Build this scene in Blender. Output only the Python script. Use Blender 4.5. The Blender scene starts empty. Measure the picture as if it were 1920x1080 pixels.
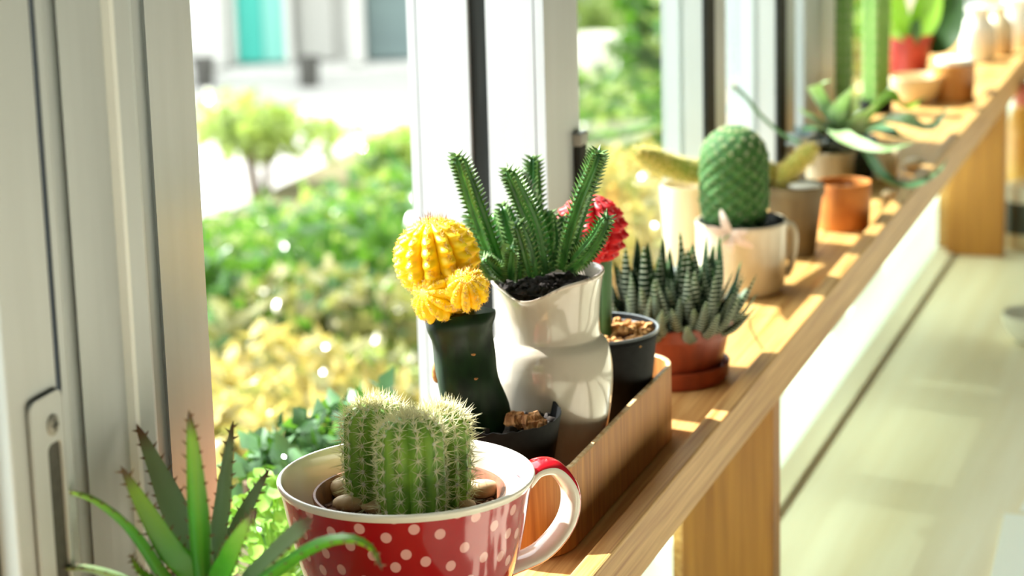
import bpy, math, random
import numpy as np
from mathutils import Vector, Matrix
PI = math.pi
S = bpy.context.scene
COL = S.collection

# ------------------------------------------------------------------ camera
CAM_H = 0.437
F_PX = 4650.0                                # focal length in pixels of the 1920 wide frame
_dn = np.array([520., 19000., F_PX]); _dn /= np.linalg.norm(_dn)
UP = -_dn
_sh = np.array([1585., -641.4 - 540, F_PX]); _sh /= np.linalg.norm(_sh)
RT = np.array([np.cross(_sh, UP), _sh, UP])  # world axes (x room side, y along shelf, z up) in camera axes
def ray(px, py): return RT @ np.array([px - 960., py - 540., F_PX])
def W(px, py, y):                            # world point seen at a pixel, at depth y along the shelf
    d = ray(px, py); p = d * (y / d[1]); return Vector((p[0], p[1], p[2] + CAM_H))
def WX(px, py, x):                           # the same, on a plane parallel to the window
    d = ray(px, py); p = d * (x / d[0]); return Vector((p[0], p[1], p[2] + CAM_H))
def WZ(px, py, z):
    d = ray(px, py); p = d * ((z - CAM_H) / d[2]); return Vector((p[0], p[1], p[2] + CAM_H))
def WD(px, py, dist):                        # at a distance along the view ray
    d = ray(px, py); d = d / np.linalg.norm(d) * dist; return Vector((d[0], d[1], d[2] + CAM_H))

cam = bpy.data.cameras.new('camera'); camo = bpy.data.objects.new('camera', cam); COL.objects.link(camo)
right, down, fwd = RT[:, 0], RT[:, 1], RT[:, 2]
m = Matrix.Identity(4)
for i in range(3):
    m[i][0] = right[i]; m[i][1] = -down[i]; m[i][2] = -fwd[i]
m.translation = (0, 0, CAM_H)
camo.matrix_world = m
cam.sensor_width = 36; cam.lens = F_PX / 1920 * 36
cam.clip_start = .05; cam.clip_end = 200
cam.dof.use_dof = True; cam.dof.focus_distance = 1.20; cam.dof.aperture_fstop = 10.2
cam.dof.aperture_blades = 0
S.camera = camo

# ------------------------------------------------------------------ sky, sun, exposure
wd = bpy.data.worlds.new('sky'); S.world = wd; wd.use_nodes = True
nt = wd.node_tree; bg = nt.nodes['Background']
bg.inputs[0].default_value = (.94, .99, 1.0, 1); bg.inputs[1].default_value = 2.8
sun = bpy.data.lights.new('sun', 'SUN'); suno = bpy.data.objects.new('sun', sun); COL.objects.link(suno)
sun.energy = 12.0; sun.angle = math.radians(.8); sun.color = (1, .98, .94)
SUN_EL, SUN_AZ = math.radians(42), math.radians(13)       # from beyond the window, a little from the far end
_d = Vector((-math.cos(SUN_EL) * math.cos(SUN_AZ), math.cos(SUN_EL) * math.sin(SUN_AZ), math.sin(SUN_EL)))
suno.rotation_euler = _d.to_track_quat('Z', 'Y').to_euler()
S.view_settings.view_transform = 'Standard'; S.view_settings.look = 'None'
S.view_settings.exposure = 0.68; S.view_settings.gamma = 1; S.view_settings.use_curve_mapping = False

# ------------------------------------------------------------------ materials
def lin(c): return tuple(((v / 255 + .055) / 1.055) ** 2.4 if v > 10 else v / 255 / 12.92 for v in c)
MATS = {}
def M(name, col, rough=.5, col2=None, sc=(30, 30, 30), pos=(.35, .65), bump=0, bsc=None, spec=.5, trans=0, coat=0, metal=0, sss=0, tcol=None, detail=4, dist=0):
    """principled surface: two colours mixed by stretched noise, fine relief, optional share of translucency"""
    mt = bpy.data.materials.new(name); mt.use_nodes = True; t = mt.node_tree; N = t.nodes; L = t.links
    p = N['Principled BSDF']; out = N['Material Output']
    c1 = (*lin(col), 1)
    p.inputs['Base Color'].default_value = c1
    p.inputs['Roughness'].default_value = rough; p.inputs['Specular IOR Level'].default_value = spec
    p.inputs['Coat Weight'].default_value = coat; p.inputs['Coat Roughness'].default_value = .05
    p.inputs['Metallic'].default_value = metal
    if sss:
        p.inputs['Subsurface Weight'].default_value = sss; p.inputs['Subsurface Radius'].default_value = (.004, .003, .001); p.inputs['Subsurface Scale'].default_value = 1
    if col2 or bump:
        tc = N.new('ShaderNodeTexCoord'); mp = N.new('ShaderNodeMapping'); L.new(tc.outputs['Object'], mp.inputs[0])
        mp.inputs['Scale'].default_value = sc
        nz = N.new('ShaderNodeTexNoise'); nz.inputs['Scale'].default_value = 1; nz.inputs['Detail'].default_value = detail
        nz.inputs['Distortion'].default_value = dist
        L.new(mp.outputs[0], nz.inputs[0])
        if col2:
            r = N.new('ShaderNodeValToRGB'); e = r.color_ramp.elements
            e[0].position, e[1].position = pos; e[0].color = c1; e[1].color = (*lin(col2), 1)
            L.new(nz.outputs[0], r.inputs[0]); L.new(r.outputs[0], p.inputs['Base Color'])
        if bump:
            b = N.new('ShaderNodeBump'); b.inputs['Strength'].default_value = bump; b.inputs['Distance'].default_value = .001
            if bsc:
                mp2 = N.new('ShaderNodeMapping'); L.new(tc.outputs['Object'], mp2.inputs[0]); mp2.inputs['Scale'].default_value = bsc
                nz2 = N.new('ShaderNodeTexNoise'); nz2.inputs['Scale'].default_value = 1; nz2.inputs['Detail'].default_value = 5
                L.new(mp2.outputs[0], nz2.inputs[0]); L.new(nz2.outputs[0], b.inputs['Height'])
            else: L.new(nz.outputs[0], b.inputs['Height'])
            L.new(b.outputs[0], p.inputs['Normal'])
    if trans:
        tr = N.new('ShaderNodeBsdfTranslucent'); mx = N.new('ShaderNodeMixShader'); mx.inputs[0].default_value = trans
        tr.inputs[0].default_value = (*lin(tcol or col), 1)
        L.new(p.outputs[0], mx.inputs[1]); L.new(tr.outputs[0], mx.inputs[2]); L.new(mx.outputs[0], out.inputs[0])
    MATS[name] = mt; return mt
def ramp_attr(mt, stops, comp=1, fn=None):
    """base colour from the 'uvw' attribute of the mesh (where along the leaf a point lies)"""
    t = mt.node_tree; N = t.nodes; L = t.links; p = N['Principled BSDF']
    a = N.new('ShaderNodeAttribute'); a.attribute_name = 'uvw'; s = N.new('ShaderNodeSeparateXYZ'); L.new(a.outputs['Vector'], s.inputs[0])
    r = N.new('ShaderNodeValToRGB'); e = r.color_ramp.elements
    while len(e) < len(stops): e.new(.5)
    for q, (po, c) in zip(e, stops): q.position = po; q.color = (*lin(c), 1)
    L.new(s.outputs[comp], r.inputs[0]); L.new(r.outputs[0], p.inputs['Base Color'])
    return s, r
def glass(name, tint, clear=.85, haze=0.0, hcol=(230, 240, 230)):
    mt = bpy.data.materials.new(name); mt.use_nodes = True; t = mt.node_tree; N = t.nodes; L = t.links
    N.remove(N['Principled BSDF']); out = N['Material Output']
    tr = N.new('ShaderNodeBsdfTransparent'); tr.inputs[0].default_value = (*lin(tint), 1)
    gl = N.new('ShaderNodeBsdfGlossy'); gl.inputs['Roughness'].default_value = .02
    fr = N.new('ShaderNodeFresnel'); fr.inputs[0].default_value = 1.45
    ge = N.new('ShaderNodeNewGeometry'); iv = N.new('ShaderNodeMath'); iv.operation = 'SUBTRACT'; iv.inputs[0].default_value = 1; L.new(ge.outputs['Backfacing'], iv.inputs[1])
    ml = N.new('ShaderNodeMath'); ml.operation = 'MULTIPLY'; L.new(fr.outputs[0], ml.inputs[0]); L.new(iv.outputs[0], ml.inputs[1])
    mx = N.new('ShaderNodeMixShader'); L.new(ml.outputs[0], mx.inputs[0]); L.new(tr.outputs[0], mx.inputs[1]); L.new(gl.outputs[0], mx.inputs[2])
    last = mx
    if haze:
        tl = N.new('ShaderNodeBsdfTranslucent'); tl.inputs[0].default_value = (*lin(hcol), 1)
        m2 = N.new('ShaderNodeMixShader'); m2.inputs[0].default_value = haze; L.new(mx.outputs[0], m2.inputs[1]); L.new(tl.outputs[0], m2.inputs[2]); last = m2
    L.new(last.outputs[0], out.inputs[0]); MATS[name] = mt; return mt

shelf_wood = M('shelf_wood', (216, 172, 108), .45, (166, 114, 54), (320, 7, 320), (.32, .72), .25, spec=.35, dist=.4)
leg_wood = M('leg_wood', (188, 128, 50), .5, (152, 94, 30), (170, 170, 9), (.3, .75), .2, dist=.5)
tray_wood = M('tray_wood', (202, 142, 70), .55, (158, 98, 40), (420, 420, 16), (.3, .7), .35, dist=.3)
tray_edge = M('tray_edge', (240, 216, 172), .45, (205, 160, 100), (200, 200, 200))
table_wood = M('table_wood', (248, 240, 222), .5, (238, 224, 196), (40, 2.5, 40), (.3, .75), .1)
white_frame = M('window_frame_coat', (198, 204, 207), .36, (190, 196, 198), (60, 60, 8), (.3, .7), .06, bsc=(1400, 1400, 1400), spec=.5)
dark_rubber = M('dark_brush_seal', (22, 26, 24), .9, (36, 40, 37), (300, 300, 12))
grey_metal = M('grey_latch_metal', (150, 150, 142), .45, spec=.5)
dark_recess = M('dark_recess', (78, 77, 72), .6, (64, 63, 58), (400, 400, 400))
cream_glaze = M('cream_glaze', (244, 238, 222), .12, coat=.5)
jug_glaze = M('jug_glaze', (206, 200, 184), .13, (182, 170, 148), (45, 45, 18), (.45, .75), coat=.5)
jug_rim = M('jug_rim', (214, 202, 186), .12, (104, 66, 40), (160, 160, 160), (.52, .72), coat=.6)
black_plastic = M('black_plastic', (15, 17, 17), .6, (22, 24, 24), (250, 250, 250), spec=.12)
grey_plastic = M('grey_plastic_rim', (92, 98, 100), .3)
terra_plastic = M('terracotta_plastic', (158, 68, 34), .38, (134, 54, 28), (120, 120, 20), spec=.5)
brown_plastic = M('brown_clay', (140, 88, 58), .5, (104, 62, 40), (160, 160, 160))
orange_clay = M('orange_clay', (206, 128, 50), .55, (182, 104, 36), (60, 60, 60))
soil = M('dark_soil', (44, 34, 26), .95, (24, 19, 15), (400, 400, 400), (.4, .6), .8)
soil_brown = M('brown_soil', (112, 76, 50), .95, (70, 44, 28), (300, 300, 300), (.4, .6), .8)
bark = M('bark_chip', (204, 152, 98), .9, (132, 84, 46), (350, 350, 120), (.4, .65), .8)
dark_chip = M('dark_soil_crumb', (62, 54, 46), .95, (38, 33, 29), (400, 400, 400))
tan_stone = M('tan_pumice', (204, 160, 96), .9, (164, 114, 62), (500, 500, 500), (.4, .6), .6)
pebble_m = M('cream_pebble', (212, 184, 142), .55, (180, 140, 96), (90, 90, 90), (.45, .7))
cactus_g = M('barrel_cactus_skin', (134, 174, 56), .5, (98, 144, 42), (200, 200, 90), (.35, .65), sss=.15)
spine_w = M('pale_spine', (240, 236, 198), .5, trans=.3)
wool_w = M('white_wool', (240, 240, 226), .9, trans=.2)
spine_b = M('brown_spine', (120, 74, 44), .6)
stock_g = M('rootstock_skin', (20, 48, 20), .42, (14, 32, 18), (120, 120, 50), (.4, .65), spec=.25)
stock_g2 = M('pale_rootstock_skin', (74, 118, 62), .45, (52, 92, 46), (120, 120, 30))
scar_m = M('pale_scar', (206, 150, 78), .8, (160, 110, 60), (500, 500, 500))
yellow_c = M('yellow_cactus_skin', (255, 216, 6), .5, (250, 178, 4), (110, 110, 110), (.5, .8), sss=.2)
yellow_sp = M('yellow_spine', (252, 224, 140), .5, trans=.3)
red_c = M('red_cactus_skin', (214, 10, 24), .5, (170, 6, 16), (120, 120, 120), (.4, .7), sss=.2)
pink_sp = M('pink_wool', (250, 170, 165), .7, trans=.25)
stap_g = M('stapelia_stem', (76, 136, 58), .4, (34, 86, 32), (160, 160, 60), (.35, .65))
stap_tooth = M('stapelia_tooth', (120, 160, 84), .5, (60, 84, 44), (300, 300, 300))
haw_g = M('haworthia_leaf', (44, 72, 44), .5, spec=.2)
aloe_g = M('aloe_leaf', (64, 134, 40), .36, trans=.22, tcol=(130, 190, 40))
aloe_gray = M('aloe_leaf_grey', (108, 138, 92), .45, trans=.22, tcol=(150, 190, 90))
aloe_tooth = M('aloe_tooth', (110, 84, 48), .6)
glaze_white = M('pale_mug_glaze', (214, 204, 184), .28, (190, 176, 146), (80, 80, 20), (.45, .7), coat=.2)
mam_g = M('round_cactus_skin', (60, 108, 44), .8, (44, 86, 36), (200, 200, 200))
star_w = M('white_petal', (246, 228, 218), .6, trans=.3)
taupe_m = M('taupe_clay', (134, 116, 84), .7, (112, 94, 66), (70, 70, 12), (.35, .65), .1)
grey_clay = M('grey_clay', (150, 140, 118), .7, (128, 116, 92), (80, 80, 15))
fuzzy_y = M('golden_cactus', (178, 170, 80), .7, (146, 146, 56), (300, 300, 300), (.4, .6))
fuzz_sp = M('golden_hair', (244, 228, 156), .6, trans=.35)
ech_m = M('blue_grey_leaf', (150, 160, 168), .5, (96, 110, 112), (60, 60, 60))
strap_m = M('pale_strap_leaf', (204, 220, 186), .35, (164, 196, 136), (60, 60, 60), trans=.25, tcol=(180, 220, 90))
strap_d = M('dark_strap_leaf', (92, 136, 92), .4, trans=.2)
col_g = M('column_cactus_skin', (140, 178, 96), .42, (104, 150, 72), (60, 60, 14), trans=.12, tcol=(160, 220, 60))
sans_m = M('broad_leaf', (150, 190, 60), .4, (122, 170, 44), (40, 40, 10), trans=.3, tcol=(190, 230, 60))
sans_d = M('dark_broad_leaf', (46, 84, 26), .4, (36, 68, 22), (40, 40, 10), trans=.12, tcol=(110, 150, 40))
red_pot = M('red_pot', (186, 62, 52), .4, (160, 48, 40), (60, 60, 60))
white_c = M('white_ceramic', (240, 236, 226), .2, coat=.3)
cream_c = M('cream_ceramic', (226, 206, 170), .35)
copper_wood = M('amber_wood', (196, 140, 74), .45, (168, 110, 50), (70, 70, 8))
wax_m = M('white_wax', (246, 244, 236), .4, sss=.2)

# ------------------------------------------------------------------ mesh builder
class MB:
    def __init__(s): s.v = []; s.f = []; s.mi = []; s.uv = []; s.cur = 0
    def add(s, vs, fs, uv=None):
        o = len(s.v); s.v += [tuple(v) for v in vs]; s.f += [tuple(i + o for i in f) for f in fs]; s.mi += [s.cur] * len(fs)
        s.uv += list(uv) if uv is not None else [(0, 0, 0)] * len(vs)
    def grid(s, rows, close=True, uvs=None, cap0=False, cap1=False):
        n = len(rows[0]); R = len(rows); fs = []
        for i in range(R - 1):
            for j in range(n if close else n - 1):
                k = (j + 1) % n; fs.append((i * n + j, i * n + k, (i + 1) * n + k, (i + 1) * n + j))
        if cap0: fs.append(tuple(range(n - 1, -1, -1)))
        if cap1: fs.append(tuple((R - 1) * n + j for j in range(n)))
        s.add([p for r in rows for p in r], fs, [q for r in uvs for q in r] if uvs else None)
    def box(s, a, b):
        x0, y0, z0 = a; x1, y1, z1 = b
        s.add([(x0, y0, z0), (x1, y0, z0), (x1, y1, z0), (x0, y1, z0), (x0, y0, z1), (x1, y0, z1), (x1, y1, z1), (x0, y1, z1)],
              [(3, 2, 1, 0), (4, 5, 6, 7), (0, 1, 5, 4), (1, 2, 6, 5), (2, 3, 7, 6), (3, 0, 4, 7)])
    def prism(s, poly, z0, z1):
        n = len(poly)
        s.add([(x, y, z0) for x, y in poly] + [(x, y, z1) for x, y in poly],
              [(i, (i + 1) % n, n + (i + 1) % n, n + i) for i in range(n)] + [tuple(range(n - 1, -1, -1)), tuple(range(n, 2 * n))])
    def lathe(s, prof, seg=48, c=(0, 0, 0), fn=None, cap0=False, cap1=False):
        rows = []; uvs = []
        for i, (r, z) in enumerate(prof):
            row = []; ur = []
            for j in range(seg):
                a = 2 * PI * j / seg; rr, zz = (r, z) if fn is None else fn(a, r, z, i)
                row.append((c[0] + rr * math.cos(a), c[1] + rr * math.sin(a), c[2] + zz)); ur.append((j / seg, z, 0))
            rows.append(row); uvs.append(ur)
        s.grid(rows, True, uvs, cap0, cap1)
    def tube(s, pts, rad, seg=10, flat=1.0, caps=True, fn=None, ref=(0, 0, 1)):
        fr = frames(pts, ref); rows = []
        for i, (p, t, a, b) in enumerate(fr):
            r = rad[i] if hasattr(rad, '__len__') else rad
            rows.append([p + a * (r * math.cos(2 * PI * j / seg)) * (fn(2 * PI * j / seg, i) if fn else 1) + b * (r * flat * math.sin(2 * PI * j / seg)) * (fn(2 * PI * j / seg, i) if fn else 1) for j in range(seg)])
        s.grid(rows, True, None, caps, caps)
    def spine(s, p, d, w):
        d = Vector(d); n = d.normalized(); a = n.orthogonal().normalized() * w; b = n.cross(a)
        p = Vector(p)
        s.add([p + a, p - a * .5 + b * .87, p - a * .5 - b * .87, p + d], [(0, 1, 3), (1, 2, 3), (2, 0, 3)], [(0, 0, 1)] * 4)
    def build(s, name, mats, parent=None, smooth=True, kind=None, bevel=0):
        me = bpy.data.meshes.new(name); me.from_pydata(s.v, [], s.f)
        if not isinstance(mats, (list, tuple)): mats = [mats]
        for q in mats: me.materials.append(q)
        if len(mats) > 1: me.polygons.foreach_set('material_index', s.mi)
        at = me.attributes.new('uvw', 'FLOAT_VECTOR', 'POINT'); at.data.foreach_set('vector', [c for u in s.uv for c in u])
        me.update()
        if smooth:
            me.polygons.foreach_set('use_smooth', [True] * len(me.polygons))
            me.set_sharp_from_angle(angle=math.radians(40))
        o = bpy.data.objects.new(name, me); COL.objects.link(o)
        if parent: o.parent = parent
        if kind: o['kind'] = kind
        if bevel:
            b = o.modifiers.new('bevel', 'BEVEL'); b.width = bevel; b.segments = 2; b.limit_method = 'ANGLE'
        return o
def frames(pts, ref=(0, 0, 1)):
    pts = [Vector(p) for p in pts]; out = []; prev = None
    for i, p in enumerate(pts):
        t = (pts[min(i + 1, len(pts) - 1)] - pts[max(i - 1, 0)]).normalized()
        if prev is None:
            r = Vector(ref)
            if abs(r.dot(t)) > .95: r = Vector((1, 0, 0)) if abs(t.x) < .9 else Vector((0, 1, 0))
            a = (r - t * r.dot(t)).normalized()
        else: a = (prev - t * prev.dot(t)).normalized()
        prev = a; out.append((p, t, a, t.cross(a)))
    return out
def curve(ctrl, n):                                          # Catmull-Rom through control points
    P = [Vector(p) for p in ctrl]; P = [P[0] * 2 - P[1]] + P + [P[-1] * 2 - P[-2]]; out = []
    m_ = len(P) - 3
    for i in range(n):
        u = i / (n - 1) * m_; k = min(int(u), m_ - 1); t = u - k; a, b, c, d = P[k:k + 4]
        out.append(.5 * ((2 * b) + (c - a) * t + (2 * a - 5 * b + 4 * c - d) * t * t + (3 * b - a - 3 * c + d) * t ** 3))
    return out
def thing(name, label, cat, loc=(0, 0, 0), group=None):
    o = bpy.data.objects.new(name, None); COL.objects.link(o); o.location = loc; o.empty_display_size = .01
    o['label'] = label; o['category'] = cat
    if group: o['group'] = group
    return o
def tag(o, label, cat, group=None):
    o['label'] = label; o['category'] = cat
    if group: o['group'] = group
    return o
def structure(o): o['kind'] = 'structure'; return o

# ------------------------------------------------------------------ room shell
XW = -.46                                                    # room face of the sliding sashes
wall_white = M('wall_paint', (196, 196, 190), .8, (188, 188, 181), (6, 6, 6))
wall_grey = M('room_wall_paint', (118, 119, 116), .8, (110, 111, 108), (6, 6, 6))
floor_m = M('floor_boards', (140, 132, 120), .5, (124, 116, 104), (20, 2, 20))
def slab(name, a, b, mt):
    mb = MB(); mb.box(a, b); return structure(mb.build(name, mt, None, False))
slab('floor', (-.6, -2, -1.0), (3.0, 5.6, -.95), floor_m)
slab('ceiling', (-.62, -2, 1.75), (3.05, 5.65, 1.8), wall_grey)
slab('wall_right', (3.0, -2, -1.0), (3.05, 5.65, 1.8), wall_grey)
slab('wall_near', (-.62, -2.05, -1.0), (3.05, -2, 1.8), wall_grey)
slab('wall_far', (-.62, 5.6, -1.0), (3.05, 5.65, 1.8), M('wall_far_paint', (70, 74, 66), .8))
w = MB()
w.box((-.60, -2, 1.35), (-.46, 5.6, 1.8)); w.box((-.60, -2, -1.0), (-.44, 5.6, -.225))
w.box((-.60, -2, -.225), (-.46, -1.35, 1.35)); w.box((-.60, 3.6, -.225), (-.46, 5.6, 1.35))  # near opening, out of view, added for grazing light on the frame faces
structure(w.build('wall_left', wall_white, None, False))

# window frames -------------------------------------------------------------
def py100(px, x): return WX(px, 100, x).y
ZB, ZT = -.09, 1.35
win = MB(); win.box((-.555, -1.35, -.13), (-.4545, 3.6, ZB)); win.box((-.62, -1.35, 1.31), (-.4545, 3.6, 1.349))
window_1 = structure(win.build('window_1', white_frame, None, False, bevel=.002))
def wpart(name, mb, mt, bevel=.0012): return mb.build(name, mt, window_1, False, bevel=bevel)
# near sash with its latch
y0, y1 = WX(33, 1000, XW).y, py100(62, XW)
yl, yr = WX(47, 765, XW).y, WX(106, 735, XW).y; zt_l, zt_r = WX(47, 765, XW).z, WX(106, 735, XW).z
mb = MB(); mb.box((XW - .035, y0, ZB), (XW, y1, ZT)); wpart('sash_stile', mb, white_frame)
mb = MB(); mb.box((XW - .03, -.15, ZB), (XW - .002, -.10, ZT)); wpart('sash_stile', mb, white_frame)
mb = MB(); mb.box((XW - .03, y0 - .006, ZB), (XW - .008, y0 - .0005, ZT)); wpart('gasket', mb, dark_rubber, 0)
gl_clear = glass('window_glass', (246, 250, 246))
mb = MB(); mb.box((XW - .022, -.10, ZB), (XW - .018, y0 - .006, ZT)); wpart('pane', mb, gl_clear, 0)
mb = MB(); mb.box((XW - .022, -1.35, ZB), (XW - .018, -.15, ZT)); wpart('pane', mb, gl_clear, 0)  # unseen near pane, added with its opening to light the frames sideways
# latch: plate with a sunken finger pull, a slanted top and a screw
X0 = XW + .0012
zbt = -.03
def rrect(yA, yB, zA, zB, r, slant=0, n=5):
    pts = []
    for cy_, cz_, a0 in ((yB - r, zB - r, 0), (yA + r, zB - r - slant, 90), (yA + r, zA + r, 180), (yB - r, zA + r, 270)):
        for k in range(n):
            a = math.radians(a0 + 90 * k / (n - 1)); pts.append((cy_ + r * math.cos(a), cz_ + r * math.sin(a)))
    return pts
mb = MB()
outer = rrect(yl, yr, zbt, zt_r + .002, .004, .0)
yi0, yi1 = yl + (yr - yl) * .44, yr - (yr - yl) * .10
zi = WX(90, 830, XW).z
inner = rrect(yi0, yi1, zbt + .01, zi, .003)
n = len(outer)
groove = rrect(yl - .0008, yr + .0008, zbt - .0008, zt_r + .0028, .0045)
mb.add([(X0 + .0010, a, b) for a, b in outer] + [(X0 + .0010, a, b) for a, b in inner] + [(X0 - .0012, a, b) for a, b in outer] + [(X0 - .0006, a, b) for a, b in inner],
       [(i, (i + 1) % n, n + (i + 1) % n, n + i) for i in range(n)] + [((i + 1) % n, i, 2 * n + i, 2 * n + (i + 1) % n) for i in range(n)] + [(n + i, n + (i + 1) % n, 3 * n + (i + 1) % n, 3 * n + i) for i in range(n)])
latch = mb.build('latch_plate', white_frame, window_1, True)
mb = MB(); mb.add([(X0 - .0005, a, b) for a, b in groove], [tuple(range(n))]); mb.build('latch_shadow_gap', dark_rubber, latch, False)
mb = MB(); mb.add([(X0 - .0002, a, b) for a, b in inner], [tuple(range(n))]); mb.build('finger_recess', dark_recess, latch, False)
sp = WX(88, 796, XW)
mb = MB()
rows = []
for r_, x_ in ((.0042, .0010), (.0042, .0016), (.0034, .0022), (.0008, .0024)):
    rows.append([(X0 + x_, sp.y + r_ * math.cos(2 * PI * k / 20), sp.z + r_ * math.sin(2 * PI * k / 20)) for k in range(20)])
mb.grid(rows, cap1=True)
screw = mb.build('screw', grey_metal, latch, True)
mb = MB()
for ay, az in ((.0022, .0004), (.0004, .0022)): mb.box((X0 + .0022, sp.y - ay, sp.z - az), (X0 + .0026, sp.y + ay, sp.z + az))
mb.build('cross_slot', dark_rubber, screw, False)
# stepped fixed frame right of the sash (extruded profile, room side first)
prof = []
def pp(px, x): prof.append((x, py100(px, x)))
gx = -.49
pp(60, gx); pp(71, gx); pp(70, -.467); pp(83, -.467); pp(85, -.478); pp(109, -.478); pp(110, -.4755)
for k in range(6):
    px_ = 110 + 95 * k / 5; pp(px_, -.4755 + .0045 * (k / 5) ** 2)
ys = prof[-1][1]
xs = ys / ray(216, 100)[1] * ray(216, 100)[0]
prof.append((xs, ys)); pp(247, xs); pp(249, -.485); pp(251, -.5105); pp(270, -.5105); pp(273, -.5095); pp(275, -.508); pp(361, -.508); pp(361, -.508)
ye = prof.pop()[1]; ye = prof[-1][1]
prof += [(-.56, ye), (-.56, prof[0][1])]
mb = MB(); mb.prism(prof, ZB, ZT); wpart('jamb', mb, white_frame, 0)
mb = MB(); yb0, yb1 = py100(209, xs), py100(217, xs); rb = (yb1 - yb0) / 2  # strip added in a whiter colour to paint the lit edge of the jamb
mb.prism([(xs - .004, yb0), (xs + .0002, yb0)] + [(xs + .0002 + rb * .25 * math.sin(PI * k / 6), yb0 + rb - rb * math.cos(PI * k / 6)) for k in range(7)] + [(xs - .004, yb1)], ZB, ZT); mb.build('lit_edge_bead', M('lit_edge_white', (244, 246, 244), .3), window_1, True)['label'] = 'raised strip along the jamb, its lit edge put into a whiter colour'
ya, yb = py100(250, -.523), py100(273, -.523)
mb = MB(); mb.box((-.5112, ya, ZB), (-.5098, yb - .001, ZT)); wpart('brush_seal', mb, dark_recess, 0)
mb = MB(); mb.box((-.4903, prof[0][1], ZB), (-.4885, prof[1][1], ZT)); wpart('brush_seal', mb, dark_rubber, 0)
for (px_, py_, h_) in ((394, 402, .003), (397, 465, .004), (404, 525, .012)):
    p = WX(px_ - 4, py_, -.52); mb = MB(); mb.box((-.525, ye, p.z - h_), (-.516, ye + .012, p.z + h_)); wpart('striker', mb, grey_metal)
# meeting stiles and further posts
def stile(px_a, px_d, px_c, px_r, x_in, split=None):
    """-y face seen from px_a to px_c with a dark brush seal at px_d, room face from px_c to px_r"""
    yq = py100(px_c, x_in); yr_ = py100(px_r, x_in)
    def xat(px): d = ray(px, 150); return d[0] / d[1] * yq
    return yq, yr_, xat
yq, yr_, xat = stile(775, 0, 1020, 1084, XW)
xo, xd0, xd1 = xat(766), xat(879), xat(913)
def notch_box(x0, x1, ya, yb, nx):
    return [(x0, ya), (nx - .0006, ya), (nx - .0006, ya + .0012), (nx + .0006, ya + .0012), (nx + .0006, ya), (x1, ya), (x1, yb), (x0, yb)]
mb = MB(); mb.prism(notch_box(xo, xd0, yq, yr_, xat(783)), ZB, ZT); wpart('meeting_stile', mb, white_frame, 0)
mb = MB(); mb.prism(notch_box(xd1, XW, yq, yr_, xat(1003)), ZB, ZT); wpart('meeting_stile', mb, white_frame, 0)
mb = MB(); mb.box((xd0, yq + .004, ZB), (xd1, yr_ - .004, ZT)); wpart('brush_seal', mb, dark_rubber, 0)
Y_M1 = yr_
p0, p1 = WX(1073, 275, XW), WX(1084, 385, XW)
mb = MB(); mb.box((XW, p0.y + .001, p1.z), (XW + .005, Y_M1 - .001, p0.z)); wpart('latch_block', mb, dark_rubber)
mb = MB(); mb.box((XW, p0.y, p0.z), (XW + .006, Y_M1 - .0005, p0.z + .008)); wpart('latch_cap', mb, grey_metal)
posts = []
for (pa, pc, pd, pr_) in ((1240, 1325, 1341, 1361), (1405, 1460, 1475, 1491)):
    yq = py100(pc, XW); d = ray(pa, 150); xo_ = d[0] / d[1] * yq; yd = py100(pd, XW); ye_ = py100(pr_, XW)
    mb = MB(); mb.prism([(xo_, yq), (XW - .002, yq), (XW - .002, yd), (XW - .004, yd), (XW - .004, ye_), (xo_, ye_)], ZB, ZT); wpart('meeting_stile', mb, white_frame, 0)
    mb = MB(); mb.box((XW - .003, yq - .001, ZB), (XW, yd, ZT)); wpart('brush_seal', mb, dark_rubber, 0)
    mb = MB(); mb.box((XW - .003, yd, ZB), (XW, ye_, ZT)); wpart('stile_cover', mb, white_frame, 0)
    posts.append((yq, ye_))
ya, yb = py100(1509, XW), py100(1566, XW)
mb = MB(); mb.box((-.54, ya, ZB), (XW, yb, ZT)); wpart('post', mb, white_frame)
for a, b in ((Y_M1, posts[0][0]), (posts[0][1], posts[1][0]), (posts[1][1], ya), (yb, 3.55)):
    mb = MB(); mb.box((-.482, a, ZB), (-.478, b, ZT)); wpart('pane', mb, gl_clear, 0)
mb = MB(); mb.box((-.54, 3.55, ZB), (XW, 3.6, ZT)); wpart('sash_stile', mb, white_frame)

# ------------------------------------------------------------------ shelf, supports, counter
XF = -.333; ZC = -.187
sh = thing('wall_shelf', 'long oak wall shelf with raised front lip carrying the potted plants', 'shelf', (0, 0, 0))
mb = MB(); mb.box((-.4535, .30, -.018), (-.345, 4.0, 0)); mb.build('board', shelf_wood, sh, False, bevel=.001)
mb = MB(); mb.box((-.345, .30, -.022), (XF, 4.0, .010)); mb.build('front_lip', shelf_wood, sh, False, bevel=.0012)
for yk in (1.508, 2.66, .45):
    mb = MB(); mb.box((-.396, yk, ZC + .0005), (XF - .0005, yk + .021, -.0185)); mb.build('support_panel', leg_wood, sh, False, bevel=.001)
    mb = MB(); mb.box((-.4085, yk + .024, ZC + .004), (-.397, yk + .052, -.0185)); mb.build('batten', shelf_wood, sh, False, bevel=.001)
ct = thing('counter', 'pale wooden counter top in sunlight below the shelf', 'counter', (0, 0, ZC))
for k in range(6):
    a = -.3822 + k * .2; mb = MB(); mb.box((a, -.6, -.03), (a + .1992, 4.2, 0)); mb.build('plank', table_wood, ct, False, bevel=.0008)
mb = MB(); mb.box((-.438, -.6, -.03), (-.3862, 4.2, -.004)); mb.build('back_strip', table_wood, ct, False)
mb = MB(); mb.box((-.408, -.6, -.002), (-.3878, 4.2, .003)); mb.build('back_strip', table_wood, ct, False, bevel=.001)
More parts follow.
